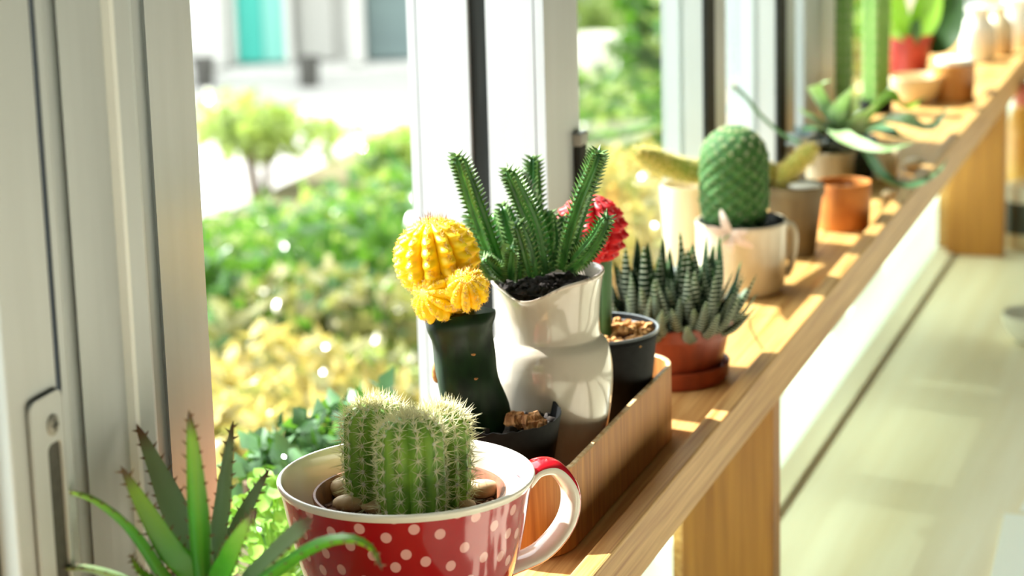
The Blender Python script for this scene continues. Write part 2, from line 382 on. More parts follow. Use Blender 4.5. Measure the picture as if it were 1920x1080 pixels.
mb = MB(); mb.box((-.3, -.5, -.763), (.75, -.46, -.031)); mb.build('end_panel', leg_wood, ct, False); mb = MB(); mb.box((-.3, 4.0, -.763), (.75, 4.04, -.031)); mb.build('end_panel', leg_wood, ct, False)
gl_low = glass('lower_pane_glass', (236, 246, 236), haze=.8, hcol=(232, 242, 230))
mb = MB(); mb.box((-.414, -.15, ZC - .001), (-.4095, 3.6, -.019))
lp = structure(mb.build('window_2', gl_low, None, False))

# ------------------------------------------------------------------ containers and plants, helpers
def pot_profile(r_top, r_bot, h, wall=.002, rim=None, depth=None):
    """outer wall from the bottom up, over the rim, down the inside"""
    d = depth if depth is not None else h * .3
    P = [(.0, 0), (r_bot * .96, 0), (r_bot, h * .02)]
    if rim:
        rh, rw = rim; P += [(r_bot + (r_top - rw - r_bot) * (1 - rh / h), h - rh), (r_top, h - rh + .0004), (r_top, h - .0006)]
    else: P += [(r_top - .0002, h - .001)]
    P += [(r_top - wall * .3, h), (r_top - wall * .8, h), (r_top - wall, h - .0008)]
    ri = r_top - wall; rb = r_bot - wall
    P += [(ri + (rb - ri) * d / h, h - d), (0, h - d)]
    return P
def soil_disc(parent, r, z, mt=soil, name='soil', seed=0, amp=.0015, c=(0, 0)):
    rn = random.Random(seed); mb = MB(); rows = []
    for i in range(9):
        rr = r * (1 - i / 8) + 1e-5
        rows.append([(c[0] + rr * math.cos(2 * PI * j / 40), c[1] + rr * math.sin(2 * PI * j / 40), z + (rn.uniform(-amp, amp) if 0 < i else 0)) for j in range(40)])
    mb.grid(rows); return mb.build(name, mt, parent)
def lump(mb, c, rad, rn, flat=1.0, n=7, jag=.25):
    ax = [rad * rn.uniform(.75, 1.25), rad * rn.uniform(.75, 1.25), rad * rn.uniform(.75, 1.25) * flat]; rot = rn.uniform(0, PI); rows = []
    for i in range(n):
        th = PI * i / (n - 1); row = []
        for j in range(9):
            ph = 2 * PI * j / 9; k = 1 + rn.uniform(-jag, jag) * (0 if i in (0, n - 1) else 1)
            x, y, z = ax[0] * math.sin(th) * math.cos(ph) * k, ax[1] * math.sin(th) * math.sin(ph) * k, ax[2] * math.cos(th) * (k if 0 < i < n - 1 else 1)
            row.append((c[0] + x * math.cos(rot) - y * math.sin(rot), c[1] + x * math.sin(rot) + y * math.cos(rot), c[2] + z))
        rows.append(row)
    mb.grid(rows)
def pebble(mb, c, rx, ry, rz, rot=0, tilt=0):
    rows = []
    for i in range(15):
        th = PI * i / 14; row = []
        for j in range(24):
            ph = 2 * PI * j / 24; k = 1 + .05 * math.sin(2 * ph + 1) * math.sin(th) + .03 * math.sin(3 * ph)*math.sin(th)
            v = Vector((rx * math.sin(th) * math.cos(ph) * k, ry * math.sin(th) * math.sin(ph) * k, rz * math.cos(th)))
            v.rotate(Matrix.Rotation(tilt, 3, 'X')); v.rotate(Matrix.Rotation(rot, 3, 'Z')); row.append(Vector(c) + v)
        rows.append(row)
    mb.grid(rows)
def ribbed(mb, base, axis, prof, nr, amp, sharp=1.0, scallop=0, k=0, seg=8, phase=0, twist=0):
    """ribbed cactus body round an axis; returns areoles (point, outward, along) on the rib crests"""
    axis = Vector(axis).normalized(); a = axis.orthogonal().normalized(); b = axis.cross(a); base = Vector(base)
    rows = []; n = nr * seg; R = len(prof); crest = []
    for i, (r, z) in enumerate(prof):
        row = []; t = i / (R - 1)
        sc = 1 + scallop * math.cos(2 * PI * k * t)
        for j in range(n):
            th = 2 * PI * j / n + phase + twist * t; cc = abs(math.cos(nr * (2 * PI * j / n) / 2)) ** sharp
            rr = r * (1 - amp + amp * cc * sc)
            row.append(base + a * (rr * math.cos(th)) + b * (rr * math.sin(th)) + axis * z)
        rows.append(row)
    mb.grid(rows, cap0=False)
    def at(q, t):
        u = t * (R - 1); i = min(int(u), R - 2); w_ = u - i
        r = prof[i][0] * (1 - w_) + prof[i + 1][0] * w_; z = prof[i][1] * (1 - w_) + prof[i + 1][1] * w_
        dr, dz = prof[i + 1][0] - prof[i][0], prof[i + 1][1] - prof[i][1]
        th = 2 * PI * q / nr + phase + twist * t; rad = a * math.cos(th) + b * math.sin(th)
        nrm = (rad * dz - axis * dr).normalized() if (dr or dz) else axis
        return base + rad * r + axis * z, nrm, (rad * dr + axis * dz).normalized()
    return at
def dome_prof(r, h, n=22, bottom=.9, round_=.8, belly=0, cap=None):
    """column with a domed top: radius and height pairs from the base to the tip"""
    out = []; hc = h - (cap or r * round_)
    for i in range(n):
        z = hc * i / n; t = i / n; out.append((r * (bottom + (1 - bottom) * min(1, t * 3)) * (1 + belly * math.sin(PI * t)), z))
    for i in range(13):
        a = PI / 2 * i / 12; out.append((max(r * math.cos(a), 1e-5), hc + (h - hc) * math.sin(a)))
    return out
def ball_prof(r, h, n=26, cut=.12):
    out = []
    for i in range(n):
        a = -PI / 2 + cut * PI + (PI - cut * PI) * i / (n - 1); out.append((max(r * math.cos(a), 1e-5), h / 2 * (1 + math.sin(a)))); 
    return out
def star(mb, p, nrm, al, n, ln, w, rn, spread=1.0, up=.6):
    side = nrm.cross(al).normalized()
    for k in range(n):
        a = 2 * PI * k / n + rn.uniform(-.3, .3); l = ln * rn.uniform(.6, 1.15)
        d = (nrm * rn.uniform(up * .5, up * 1.3) + (al * math.cos(a) + side * math.sin(a)) * spread).normalized() * l
        mb.spine(p, d, w)
def leaf(mb, path, width, thick, up, n=18, k=10, channel=.0, wf=None, tipcurl=0, edge=None):
    """fleshy leaf: a lens section swept along a path; up = the upper side; edge collects margin points"""
    pts = curve(path, n); fr = frames(pts); rows = []; uvs = []; up = Vector(up)
    for i, (p, t, _, _) in enumerate(fr):
        s = t.cross(up)
        s = s.normalized() if s.length > 1e-4 else t.orthogonal().normalized()
        nn = s.cross(t).normalized(); v = i / (n - 1)
        w_ = width * (wf(v) if wf else (1 - v) ** .75 * (.8 + .45 * v)); th = thick * (1 - .75 * v)
        w_ = max(w_, width * .012)
        row = []; ur = []
        for j in range(k):
            a = 2 * PI * j / k; c, sn = math.cos(a), math.sin(a)
            off = (th if sn < 0 else th * .35) * sn * (w_ / width) ** .5 + channel * w_ * (c * c - .5)
            row.append(p + s * (w_ * .5 * c) + nn * off); ur.append((c * .5 + .5, v, .5 - .5 * sn))
        rows.append(row); uvs.append(ur)
        if edge is not None: edge.append((p + s * w_ * .5, s, t, v)); edge.append((p - s * w_ * .5, -s, t, v))
    mb.grid(rows, True, uvs, True, True)

# ------------------------------------------------------------------ polka dot cup
C = Vector((-.401, 1.026, 0))
red_dot = M('red_glaze_dots', (196, 22, 36), .12, coat=.6)
t = red_dot.node_tree; N = t.nodes; L = t.links; pb = N['Principled BSDF']
tc = N.new('ShaderNodeTexCoord'); sx = N.new('ShaderNodeSeparateXYZ'); L.new(tc.outputs['Object'], sx.inputs[0])
def mth(op, a, b=None):
    q = N.new('ShaderNodeMath'); q.operation = op
    for k, v in enumerate((a, b)):
        if v is None: continue
        if isinstance(v, (int, float)): q.inputs[k].default_value = v
        else: L.new(v, q.inputs[k])
    return q.outputs[0]
ang = mth('MULTIPLY', mth('ARCTAN2', sx.outputs[0], mth('MULTIPLY', sx.outputs[1], -1)), 30 / (2 * PI)); hz = mth('MULTIPLY', sx.outputs[2], 80)
cb = N.new('ShaderNodeCombineXYZ'); L.new(ang, cb.inputs[0]); L.new(hz, cb.inputs[1])
mp = N.new('ShaderNodeMapping'); mp.inputs['Rotation'].default_value = (0, 0, math.radians(28)); L.new(cb.outputs[0], mp.inputs[0])
vo = N.new('ShaderNodeTexVoronoi'); vo.voronoi_dimensions = '2D'; vo.inputs['Scale'].default_value = 1; vo.inputs['Randomness'].default_value = .42
L.new(mp.outputs[0], vo.inputs['Vector'])
rp = N.new('ShaderNodeValToRGB'); rp.color_ramp.elements[0].position = .20; rp.color_ramp.elements[1].position = .22
rp.color_ramp.elements[0].color = (*lin((240, 176, 168)), 1); rp.color_ramp.elements[1].color = (*lin((176, 12, 26)), 1)
L.new(vo.outputs['Distance'], rp.inputs[0]); L.new(rp.outputs[0], pb.inputs['Base Color'])
cup = thing('tea_cup', 'red tea cup with pink polka dots and cream inside, planted with a spiny barrel cactus', 'cup', C)
cp = [(0, .001), (.026, 0), (.031, .001), (.032, .004), (.034, .008), (.0415, .018), (.0470, .028), (.0508, .038), (.0538, .050), (.0560, .061), (.0576, .070), (.0590, .0765)]
def fine(P, n=5):
    q = curve([(x, 0, z) for x, z in P], (len(P) - 1) * n + 1); return [(max(v.x, 0), v.z) for v in q]
mb = MB(); mb.lathe(fine(cp, 4), 96); mb.build('body', red_dot, cup)
ci = [(.0590, .0765), (.0600, .0785), (.0600, .0797), (.0590, .0803), (.0578, .0795), (.0566, .074), (.0550, .062), (.0520, .045), (.047, .028), (.038, .014), (.028, .006), (0, .005)]
mb = MB(); mb.lathe(fine(ci, 4), 96); mb.build('cream_lining', cream_glaze, cup)['label'] = 'cream glazed inside and rim'
ha = math.radians(40); hd = Vector((math.cos(ha), math.sin(ha), 0))
hp = curve([hd * .0585 + Vector((0, 0, .0680)), hd * .065 + Vector((0, 0, .0735)), hd * .0745 + Vector((0, 0, .0725)), hd * .0825 + Vector((0, 0, .0605)), hd * .080 + Vector((0, 0, .045)), hd * .067 + Vector((0, 0, .032)), hd * .0485 + Vector((0, 0, .0265))], 40)
mb = MB(); sd = Vector((-hd.y, hd.x, 0)); cen = hd * .064 + Vector((0, 0, .05)); rows = []
for i, (p, tt, _, _) in enumerate(frames(hp)):
    ou = tt.cross(sd); ou = -ou if ou.dot(p - cen) < 0 else ou
    rows.append([p + sd * (.0085 * math.cos(2 * PI * j / 20)) + ou * (.0040 * math.sin(2 * PI * j / 20)) for j in range(20)])
nb = len(rows)
for i in range(nb - 1):
    for j in range(20):
        mb.cur = 0 if 1 <= j < 9 else 1
        q = [rows[i][j], rows[i][(j + 1) % 20], rows[i + 1][(j + 1) % 20], rows[i + 1][j]]; mb.add(q, [(0, 1, 2, 3)])
h = mb.build('handle', [M('red_glaze', (196, 22, 36), .12, coat=.6), cream_glaze], cup)
import bmesh
bm = bmesh.new(); bm.from_mesh(h.data); bmesh.ops.remove_doubles(bm, verts=bm.verts, dist=1e-6); bmesh.ops.recalc_face_normals(bm, faces=bm.faces); bm.to_mesh(h.data); bm.free()
h['label'] = 'handle red outside and cream inside'

# barrel cactus in its own pot inside the cup
PC = Vector((-.400, 1.027, .0055))
bc = thing('barrel_cactus', 'cluster of three spiny ribbed barrel cactus stems in brown pot inside the cup', 'cactus', PC)
mb = MB(); mb.lathe(pot_profile(.0455, .0285, .0665, .0022, depth=.010), 72); mb.build('pot', brown_plastic, bc)
soil_disc(bc, .0428, .0572, soil_brown, seed=4)
rn = random.Random(7)
def barrel(px, py_top, py_base, y, r, nr, ph):
    top = W(px, py_top, y); ba = Vector((top.x, y, .058 + PC.z))
    mb = MB(); P = dome_prof(r, top.z - ba.z, 22, .93, .62, .03)
    at = ribbed(mb, ba - PC, (0, 0, 1), P, nr, .17, 1.2, phase=ph); st = mb.build('stem', cactus_g, bc)
    sm = MB(); TT = [.03, .13, .23, .33, .43, .53, .63, .72, .80, .88, .95]
    for q in range(nr):
        for i, tt in enumerate(TT):
            p, nn, al = at(q, tt); u = tt ** 2
            star(sm, p, nn, al, 10, .0058 + .0016 * u, .00027, rn, 1.0, .5 + .4 * u)
            for _ in range(2): sm.spine(p, (nn + al * rn.uniform(-.3, .5)).normalized() * .0078, .00028)
    for i in range(22):                                         # crown tuft
        p, nn, al = at(rn.uniform(0, nr), rn.uniform(.86, 1)); sm.spine(p, (nn + Vector((rn.uniform(-.6, .6), rn.uniform(-.6, .6), .2))).normalized() * .0055, .00024)
    sm.build('spines', spine_w, st, False, kind='stuff')
    wm = MB()
    for q in range(nr):
        for i, tt in enumerate(TT):
            p, nn, al = at(q, tt); lump(wm, p, .0009, rn, 1, 4, .1)
    wm.build('areoles', wool_w, st, True, kind='stuff')
barrel(703, 756, 940, 1.030, .0152, 12, .2)
barrel(768, 780, 952, 1.008, .0152, 11, .5)
barrel(824, 766, 935, 1.034, .0135, 12, .1)
for (px, py, y, rx, ry, rz, ro, lb) in ((648, 915, 1.022, .0075, .0068, .0055, .4, 'cream pebble left of the cactus against the pot wall'), (655, 944, 1.004, .0078, .0052, .0042, .1, 'flat cream pebble at the front left rim of the brown pot'),
                                  (708, 950, .998, .0075, .0045, .0035, .3, 'low pale pebble at the foot of the front cactus stem'), (904, 917, 1.018, .0088, .0060, .0046, .3, 'buff pebble on soil at the right of the cactus'),
                                  (868, 946, 1.000, .006, .004, .003, 0, 'small tan pebble at the front right rim of the brown pot')):
    p = WZ(px, py, PC.z + .0575 + rz * .75)
    o = thing('pebble', lb, 'pebble', p, 'pebbles round the barrel cactus'); bpy.data.objects.remove(o)
    mb = MB(); pebble(mb, (0, 0, 0), rx, ry, rz, ro); o = mb.build('pebble', pebble_m); o.location = p; tag(o, lb, 'pebble', 'pebbles round the barrel cactus')
rn2 = random.Random(3); mb = MB()
for k in range(160):
    a = rn2.uniform(0, 2 * PI); r = .042 * math.sqrt(rn2.random()); lump(mb, (r * math.cos(a), r * math.sin(a), .0575), rn2.uniform(.0008, .002), rn2, .7, 5)
mb.build('soil_crumbs', soil_brown, bc, True, kind='stuff')

# ------------------------------------------------------------------ wooden tray
T0 = Vector((-.401, 1.2575, 0)); tx, ty, tr_, tw, th_ = .040, .1235, .028, .0030, .0455
def rr2(hx, hy, r, n=9):
    out = []
    for sx, sy, a0 in ((1, 1, 0), (-1, 1, 90), (-1, -1, 180), (1, -1, 270)):
        for k in range(n):
            a = math.radians(a0 + 90 * k / (n - 1)); out.append((sx * (hx - r) + r * math.cos(a), sy * (hy - r) + r * math.sin(a)))
    return out
tray = thing('wooden_tray', 'rounded bentwood tray in brown veneer holding the jug and two black pots', 'tray', T0)
o_, i_ = rr2(tx, ty, tr_), rr2(tx - tw, ty - tw, tr_ - tw)
mb = MB()
rows = [[(x, y, z) for x, y in o_] for z in (.0008, th_ * .5, th_ - .0006)] + [[(x * .6 + u * .4, y * .6 + v * .4, th_ - .0002) for (x, y), (u, v) in zip(o_, i_)]]
mb.grid(rows[:3]); n = len(o_)
mb.cur = 1; mb.grid([rows[2], [(x * .85 + u * .15, y * .85 + v * .15, th_) for (x, y), (u, v) in zip(o_, i_)], [(x * .15 + u * .85, y * .15 + v * .85, th_) for (x, y), (u, v) in zip(o_, i_)], [(u, v, th_ - .0006) for u, v in i_]])
mb.cur = 0; mb.grid([[(u, v, th_ - .0006) for u, v in i_], [(u, v, .003) for u, v in i_]])
mb.build('side_wall', [tray_wood, tray_edge], tray)
mb = MB(); mb.prism(rr2(tx - .0005, ty - .0005, tr_ - .0005), .0004, .0035); mb.build('base', tray_wood, tray, False)

# ------------------------------------------------------------------ yellow grafted cactus
ZT0 = .004
G = Vector((W(922, 775, 1.185).x, 1.185, ZT0))
yg = thing('grafted_cactus', 'yellow ball cactus grafted on dark green stem in torn black pot', 'cactus', G)
rnd = random.Random(5)
tear = [rnd.uniform(-.0005, .0006) for _ in range(72)]
zr = W(922, 775, 1.185).z - ZT0
def tearf(a, r, z, i):
    k = int(a / (2 * PI) * 72) % 72
    return (r, z + (tear[k] + .0013 * max(0, math.cos(a - 1.5)) if z > zr - .0015 else 0))
mb = MB(); mb.lathe(pot_profile(.037, .027, zr, .0012, depth=.009), 72, fn=tearf); mb.build('pot', black_plastic, yg)
soil_disc(yg, .0348, zr - .008, soil, seed=8, amp=.002)
mb = MB()
for k in range(150):
    a = rnd.uniform(0, 2 * PI); r = .033 * math.sqrt(rnd.random()); lump(mb, (r * math.cos(a), r * math.sin(a), zr - .0075 + rnd.uniform(0, .003)), rnd.uniform(.0012, .003), rnd, .8, 5)
mb.build('soil_crumbs', dark_chip, yg, True, kind='stuff')
for px, py, rd in ((972, 775, .0052), (998, 768, .0055), (1008, 780, .0038), (988, 790, .004), (962, 792, .0035), (915, 800, .003), (992, 752, .0045)):
    p = W(px, py, 1.178) - G; p.z = zr - .0035; mb = MB()
    for _ in range(4): lump(mb, p + Vector((rnd.uniform(-.003, .003), rnd.uniform(-.003, .003), rnd.uniform(0, .004))), rd * .75, rnd, 1, 5, .4)
    mb.build('bark_chip', bark, yg, False)
# three-angled stock, flat side to the window front
yst = 1.178
ctr = [W(884, 800, yst), W(876, 740, yst), W(864, 680, yst), W(855, 620, yst), W(853, 582, yst)]
ctr = [c - G for c in ctr]; ctr[0].z = zr - .010
path = curve(ctr, 22); mb = MB(); rows = []
bumps = [0] * 22
for i, p in enumerate(path):
    row = []; v = i / 21; wd_ = .0205 + .0015 * math.sin(v * 9)
    for j in range(36):
        a = 2 * PI * j / 36; q = ((a - math.radians(15)) % (2 * PI / 3)) / (2 * PI / 3)     # 3 wings
        k = .62 + .38 * abs(1 - 2 * q) ** 1.3 + .05 * math.sin(v * 14 + j // 12)
        row.append(p + Vector((wd_ * k * math.cos(a), wd_ * k * .9 * math.sin(a), 0)))
    rows.append(row)
mb.grid(rows, cap0=True, cap1=True); st = mb.build('rootstock', stock_g, yg)
mb = MB()
for px, py in ((862, 690), (880, 712), (905, 700), (845, 720), (900, 655), (845, 612)):
    p = W(px, py, yst) - G; p.y -= .0108; lump(mb, p, .0011, rnd, .5, 5)
mb.build('pale_scars', scar_m, st, True, kind='stuff')
p = W(813, 697, yst) - G; mb = MB(); pebble(mb, p + Vector((.002, 0, 0)), .0028, .004, .006); mb.build('corky_scar', scar_m, st)['label'] = 'tan corky scar on the left edge'
def grafted(px, py, y, r, h, nr, parent, org, name, mats, spm, tilt=(0, 0, 1), amp=.2, sl=.003, ns=6, seed=1, k=9, tops=None):
    rq = random.Random(seed); c = W(px, py, y) - org; mb = MB(); ax = Vector(tilt).normalized()
    at = ribbed(mb, c - ax * h / 2, ax, ball_prof(r, h, 80, .06), nr, amp, .75, .26, k, 10, rq.uniform(0, 1))
    hd_ = mb.build(name, mats, parent); sm = MB()
    for q in range(nr):
        for i in range(k * 2):
            tt = .05 + .93 * i / (k * 2); p, nn, al = at(q, tt); star(sm, p - nn * r * .02, nn, al, ns, sl, .0003, rq, 1, .8)
    sm.build('spines', spm, hd_, False, kind='stuff')
    if tops:
        sm = MB()
        for i in range(45):
            p, nn, al = at(rq.uniform(0, nr), rq.uniform(.86, 1)); sm.spine(p, (nn + Vector((rq.uniform(-.4, .4), rq.uniform(-.4, .4), .5))).normalized() * rq.uniform(.003, .006), .0002)
        sm.build('crown_spines', tops, hd_, False, kind='stuff')
grafted(819, 484, 1.182, .0222, .042, 12, yg, G, 'yellow_head', yellow_c, yellow_sp, (-.12, -.1, 1), .26, .0030, 7, 2, 10, spine_b)
grafted(818, 558, 1.166, .0135, .021, 11, yg, G, 'yellow_offset', yellow_c, yellow_sp, (-.3, -.6, .3), .27, .0026, 6, 3, 6)
grafted(876, 543, 1.163, .0112, .022, 10, yg, G, 'yellow_offset', yellow_c, yellow_sp, (.2, -.7, .8), .27, .0026, 6, 4, 6)
grafted(846, 572, 1.180, .0125, .018, 10, yg, G, 'yellow_offset', yellow_c, yellow_sp, (.1, -.4, -.5), .27, .0026, 6, 6, 5)

# ------------------------------------------------------------------ glazed jug with toothed stapelia
J = Vector((W(1030, 640, 1.242).x, 1.242, ZT0))
jg = thing('glazed_jug', 'off white glazed jug with wavy stained rim planted with toothed green stems', 'jug', J)
zj = lambda py: W(1030, py, 1.242).z - ZT0
jp = [(0, .001), (.0255, 0), (.0262, .003), (.0270, .012), (.0290, .026), (.0316, zj(790)), (.0338, zj(740)), (.0345, zj(700)), (.0338, zj(668)), (.0322, zj(645)), (.0300, zj(634)), (.0284, zj(628)), (.0278, zj(622)), (.0275, zj(600)), (.0279, zj(575)), (.0286, zj(550)), (.0296, zj(530)), (.0303, zj(521))]
sa = math.radians(-92)
def spout(a, r, z, i):
    d = (a - sa + PI) % (2 * PI) - PI; g = math.exp(-(d / .42) ** 2); f = max(0, (z - zj(600)) / (zj(519) - zj(600)))
    return r + .0060 * g * f ** 2, z - .0046 * g * f ** 3 + .0022 * f ** 3 * math.cos(a - .3)
mb = MB(); mb.lathe(fine(jp, 4), 96, fn=spout); mb.build('jug_body', jug_glaze, jg)
rz = zj(521)
mb = MB(); mb.lathe(fine([(.0303, rz), (.0308, rz + .0012), (.0302, rz + .0022), (.0290, rz + .0016), (.0280, rz - .002), (.0268, rz - .012), (.0262, rz - .02)], 3), 96, fn=spout); mb.build('jug_rim', jug_rim, jg)['label'] = 'brown stained glazed rim'
soil_disc(jg, .0272, rz - .0035, soil, seed=12, amp=.002)
rs = random.Random(21); mb = MB()
for k in range(90):
    a = rs.uniform(0, 2 * PI); r = .0255 * math.sqrt(rs.random()); lump(mb, (r * math.cos(a), r * math.sin(a), rz - .003), rs.uniform(.001, .0024), rs, .7, 5)
mb.build('soil_crumbs', soil, jg, True, kind='stuff')
def stapelia(pts, ys, r=.0046):
    yy = 1.242; P = [W(px, py, y) - J for (px, py), y in zip(pts, ys)]
    L_ = sum((P[i + 1] - P[i]).length for i in range(len(P) - 1)); n = max(8, int(L_ / .0042)) + 1
    path = curve(P, n * 3); mb = MB(); fr = frames(path, (1, 0, 0)); rows = []; N_ = len(path)
    for i, (p, tt, a, b) in enumerate(fr):
        v = i / (N_ - 1); rr = r * (.85 + .25 * math.sin(PI * min(1, v * 1.2))) * (1 if v < .93 else (1 - v) / .07 * .75 + .25)
        tw_ = .5 * v
        rows.append([p + (a * math.cos(th) + b * math.sin(th)) * rr * (.66 + .34 * abs(math.cos(2.5 * (th - tw_))) ** .8) for th in (2 * PI * j / 20 + tw_ for j in range(20))])
    mb.grid(rows, cap0=True, cap1=True); st = mb.build('stem', stap_g, jg)
    tm = MB()
    for i in range(1, N_, 2):
        p, tt, a, b = fr[i]; v = i / (N_ - 1)
        for q in range(5):
            th = 2 * PI * q / 5 + .5 * v + (0 if q % 2 else .02); d = a * math.cos(th) + b * math.sin(th)
            rr = r * (.85 + .25 * math.sin(PI * min(1, v * 1.2))); rr *= 1 if v < .93 else (1 - v) / .07 * .75 + .25
            tm.spine(p + d * rr * .86, (d * .85 + tt * .45).normalized() * r * 1.0, r * .30)
    tm.build('teeth', stap_tooth, st, True, kind='stuff')
Y_ = 1.242
for pts, ys, r in (
    ([(940, 512), (915, 452), (890, 385), (872, 335), (856, 290)], [1.240, 1.236, 1.23, 1.226, 1.222], .0046),
    ([(1018, 512), (1000, 430), (975, 370), (951, 318)], [1.236, 1.228, 1.222, 1.216], .0044),
    ([(1030, 510), (1010, 425), (985, 365), (964, 322)], [1.248, 1.25, 1.252, 1.254], .0044),
    ([(1022, 500), (1004, 420), (1000, 350), (999, 292)], [1.258, 1.264, 1.268, 1.27], .0044),
    ([(1058, 502), (1072, 440), (1092, 372), (1112, 318), (1124, 283)], [1.236, 1.226, 1.22, 1.216, 1.213], .0044),
    ([(1072, 500), (1095, 478), (1118, 448), (1140, 405)], [1.234, 1.222, 1.214, 1.206], .0042),
    ([(1032, 505), (1034, 450), (1028, 395)], [1.25, 1.254, 1.256], .004),
    ([(985, 512), (962, 440), (942, 385)], [1.246, 1.25, 1.252], .0044),
    ([(966, 520), (963, 490), (962, 462)], [1.226, 1.220, 1.216], .0046),
    ([(946, 515), (925, 505), (905, 485)], [1.226, 1.218, 1.214], .0040),
    ([(938, 512), (905, 455), (878, 400)], [1.252, 1.256, 1.258], .0042),
    ([(960, 512), (938, 450), (922, 402)], [1.256, 1.260, 1.262], .0042),
    ([(1000, 515), (985, 460), (968, 415)], [1.226, 1.218, 1.213], .0038),
    ([(1045, 505), (1050, 450), (1058, 405)], [1.262, 1.266, 1.268], .004)):
    stapelia(pts, ys, r)

# ------------------------------------------------------------------ red grafted cactus in black pot
B = Vector((W(1120, 614, 1.325).x, 1.325, ZT0))
rg = thing('grafted_cactus', 'red ball cactus grafted on green stem in black pot of tan gravel', 'cactus', B)
zb = W(1120, 614, 1.325).z - ZT0
mb = MB(); mb.lathe(pot_profile(.0352, .0275, zb, .0013, rim=(.004, .0006), depth=.009), 72); mb.build('pot', black_plastic, rg)
mb = MB(); mb.lathe([(.0340, zb + .0002), (.0354, zb + .0004), (.0356, zb - .0012)], 72); mb.lathe([(.0336, zb - .003), (.0329, zb - .0035), (.0336, zb - .004)], 72); mb.build('pot_rim', grey_plastic, rg)
soil_disc(rg, .0325, zb - .0085, soil_brown, seed=2)
rk = random.Random(31)
for i in range(3):
    mbs = [MB() for _ in range(3)]
mb = MB()
for k in range(260):
    a = rk.uniform(0, 2 * PI); r = .031 * math.sqrt(rk.random()); lump(mb, (r * math.cos(a), r * math.sin(a), zb - .0075 + rk.uniform(0, .004) + .003 * math.exp(-((a - .3) / .8) ** 2)), rk.uniform(.0012, .0034), rk, .8, 5)
mb.build('gravel', tan_stone, rg, True, kind='stuff')
mb = MB(); at = ribbed(mb, Vector((0, 0, zb - .01)), (.03, 0, 1), [(.0085, 0), (.0088, .02), (.0085, .05), (.008, .066)], 4, .32, .9, phase=.5, seg=8)
mb.build('rootstock', stock_g2, rg)
grafted(1107, 433, 1.325, .0208, .0415, 12, rg, B, 'red_head', red_c, pink_sp, (.05, 0, 1), .30, .0015, 4, 9, 9)

# ------------------------------------------------------------------ haworthia in terracotta pot
Hh = Vector((W(1252, 600, 1.485).x, 1.485, .004))
hw = thing('zebra_haworthia', 'clump of dark zebra striped haworthia in ribbed terracotta coloured pot', 'succulent', Hh)
zh = W(1252, 592, 1.485).z - .004
def facets(a, r, z, i):
    if z > zh - .009 or r < .02: return r, z
    return r * (1 - .012 * (1 - abs(math.cos(11 * a)) ** .5)), z
mb = MB(); mb.lathe(pot_profile(.0425, .0335, zh, .002, rim=(.0085, .0014), depth=.007), 132, fn=facets); mb.build('pot', terra_plastic, hw)
soil_disc(hw, .0402, zh - .005, soil_brown, seed=6)
mb = MB(); mb.lathe([(0, 0), (.036, 0), (.0385, .003), (.0395, .0115), (.0388, .012), (.0380, .0112), (.0368, .0045), (.034, .0036), (0, .0036)], 72)
sc_ = mb.build('plant_saucer', terra_plastic); sc_.location = (Hh.x, Hh.y, .0002); tag(sc_, 'terracotta coloured plant saucer under the haworthia pot', 'saucer')
# white bands across the outside of each leaf
s_, r_ = ramp_attr(haw_g, [(0, (40, 58, 36)), (.4, (20, 38, 24)), (.8, (30, 54, 30)), (1, (70, 104, 52))])
t = haw_g.node_tree; N = t.nodes; L = t.links; pb = N['Principled BSDF']
mu = N.new('ShaderNodeMath'); mu.operation = 'MULTIPLY'; mu.inputs[1].default_value = 125; L.new(s_.outputs[1], mu.inputs[0])
si = N.new('ShaderNodeMath'); si.operation = 'SINE'; L.new(mu.outputs[0], si.inputs[0])
gt = N.new('ShaderNodeMath'); gt.operation = 'GREATER_THAN'; gt.inputs[1].default_value = .62; L.new(si.outputs[0], gt.inputs[0])
lo = N.new('ShaderNodeMath'); lo.operation = 'GREATER_THAN'; lo.inputs[1].default_value = .55; L.new(s_.outputs[2], lo.inputs[0])
an = N.new('ShaderNodeMath'); an.operation = 'MULTIPLY'; L.new(gt.outputs[0], an.inputs[0]); L.new(lo.outputs[0], an.inputs[1])
mxc = N.new('ShaderNodeMix'); mxc.data_type = 'RGBA'; L.new(an.outputs[0], mxc.inputs[0]); L.new(r_.outputs[0], mxc.inputs[6]); mxc.inputs[7].default_value = (*lin((196, 206, 178)), 1)
L.new(mxc.outputs[2], pb.inputs['Base Color'])
rh = random.Random(17)
for (cx_, cy_, nl, ln) in ((-.006, -.008, 30, .060), (.017, .004, 28, .054), (-.024, .002, 26, .054), (.002, .018, 18, .055), (.020, -.014, 24, .046), (-.014, -.020, 24, .044), (.002, -.024, 18, .038)):
    for k in range(nl):
        u = k / nl; az = k * 2.39996 + rh.uniform(-.2, .2); tilt = .15 + 1.05 * u ** .8 + rh.uniform(-.08, .08); l = ln * rh.uniform(.8, 1.15) * (1 - .12 * u)
        ra = Vector((math.cos(az), math.sin(az), 0)); base = Vector((cx_, cy_, zh - .006)) + ra * (.002 + .006 * u)
        d1 = ra * math.sin(tilt + .35) + Vector((0, 0, math.cos(tilt + .35))); d2 = ra * math.sin(tilt - .25) + Vector((0, 0, math.cos(tilt - .25)))
        mb = MB(); leaf(mb, [base, base + d1 * l * .45, base + d1 * l * .45 + d2 * l * .55], .0128 * rh.uniform(.85, 1.1), .0045, -ra + Vector((0, 0, .6)), 14, 8, .12, lambda v: (1 - v) ** .7 * (.85 + .5 * v))
        mb.build('leaf', haw_g, hw)

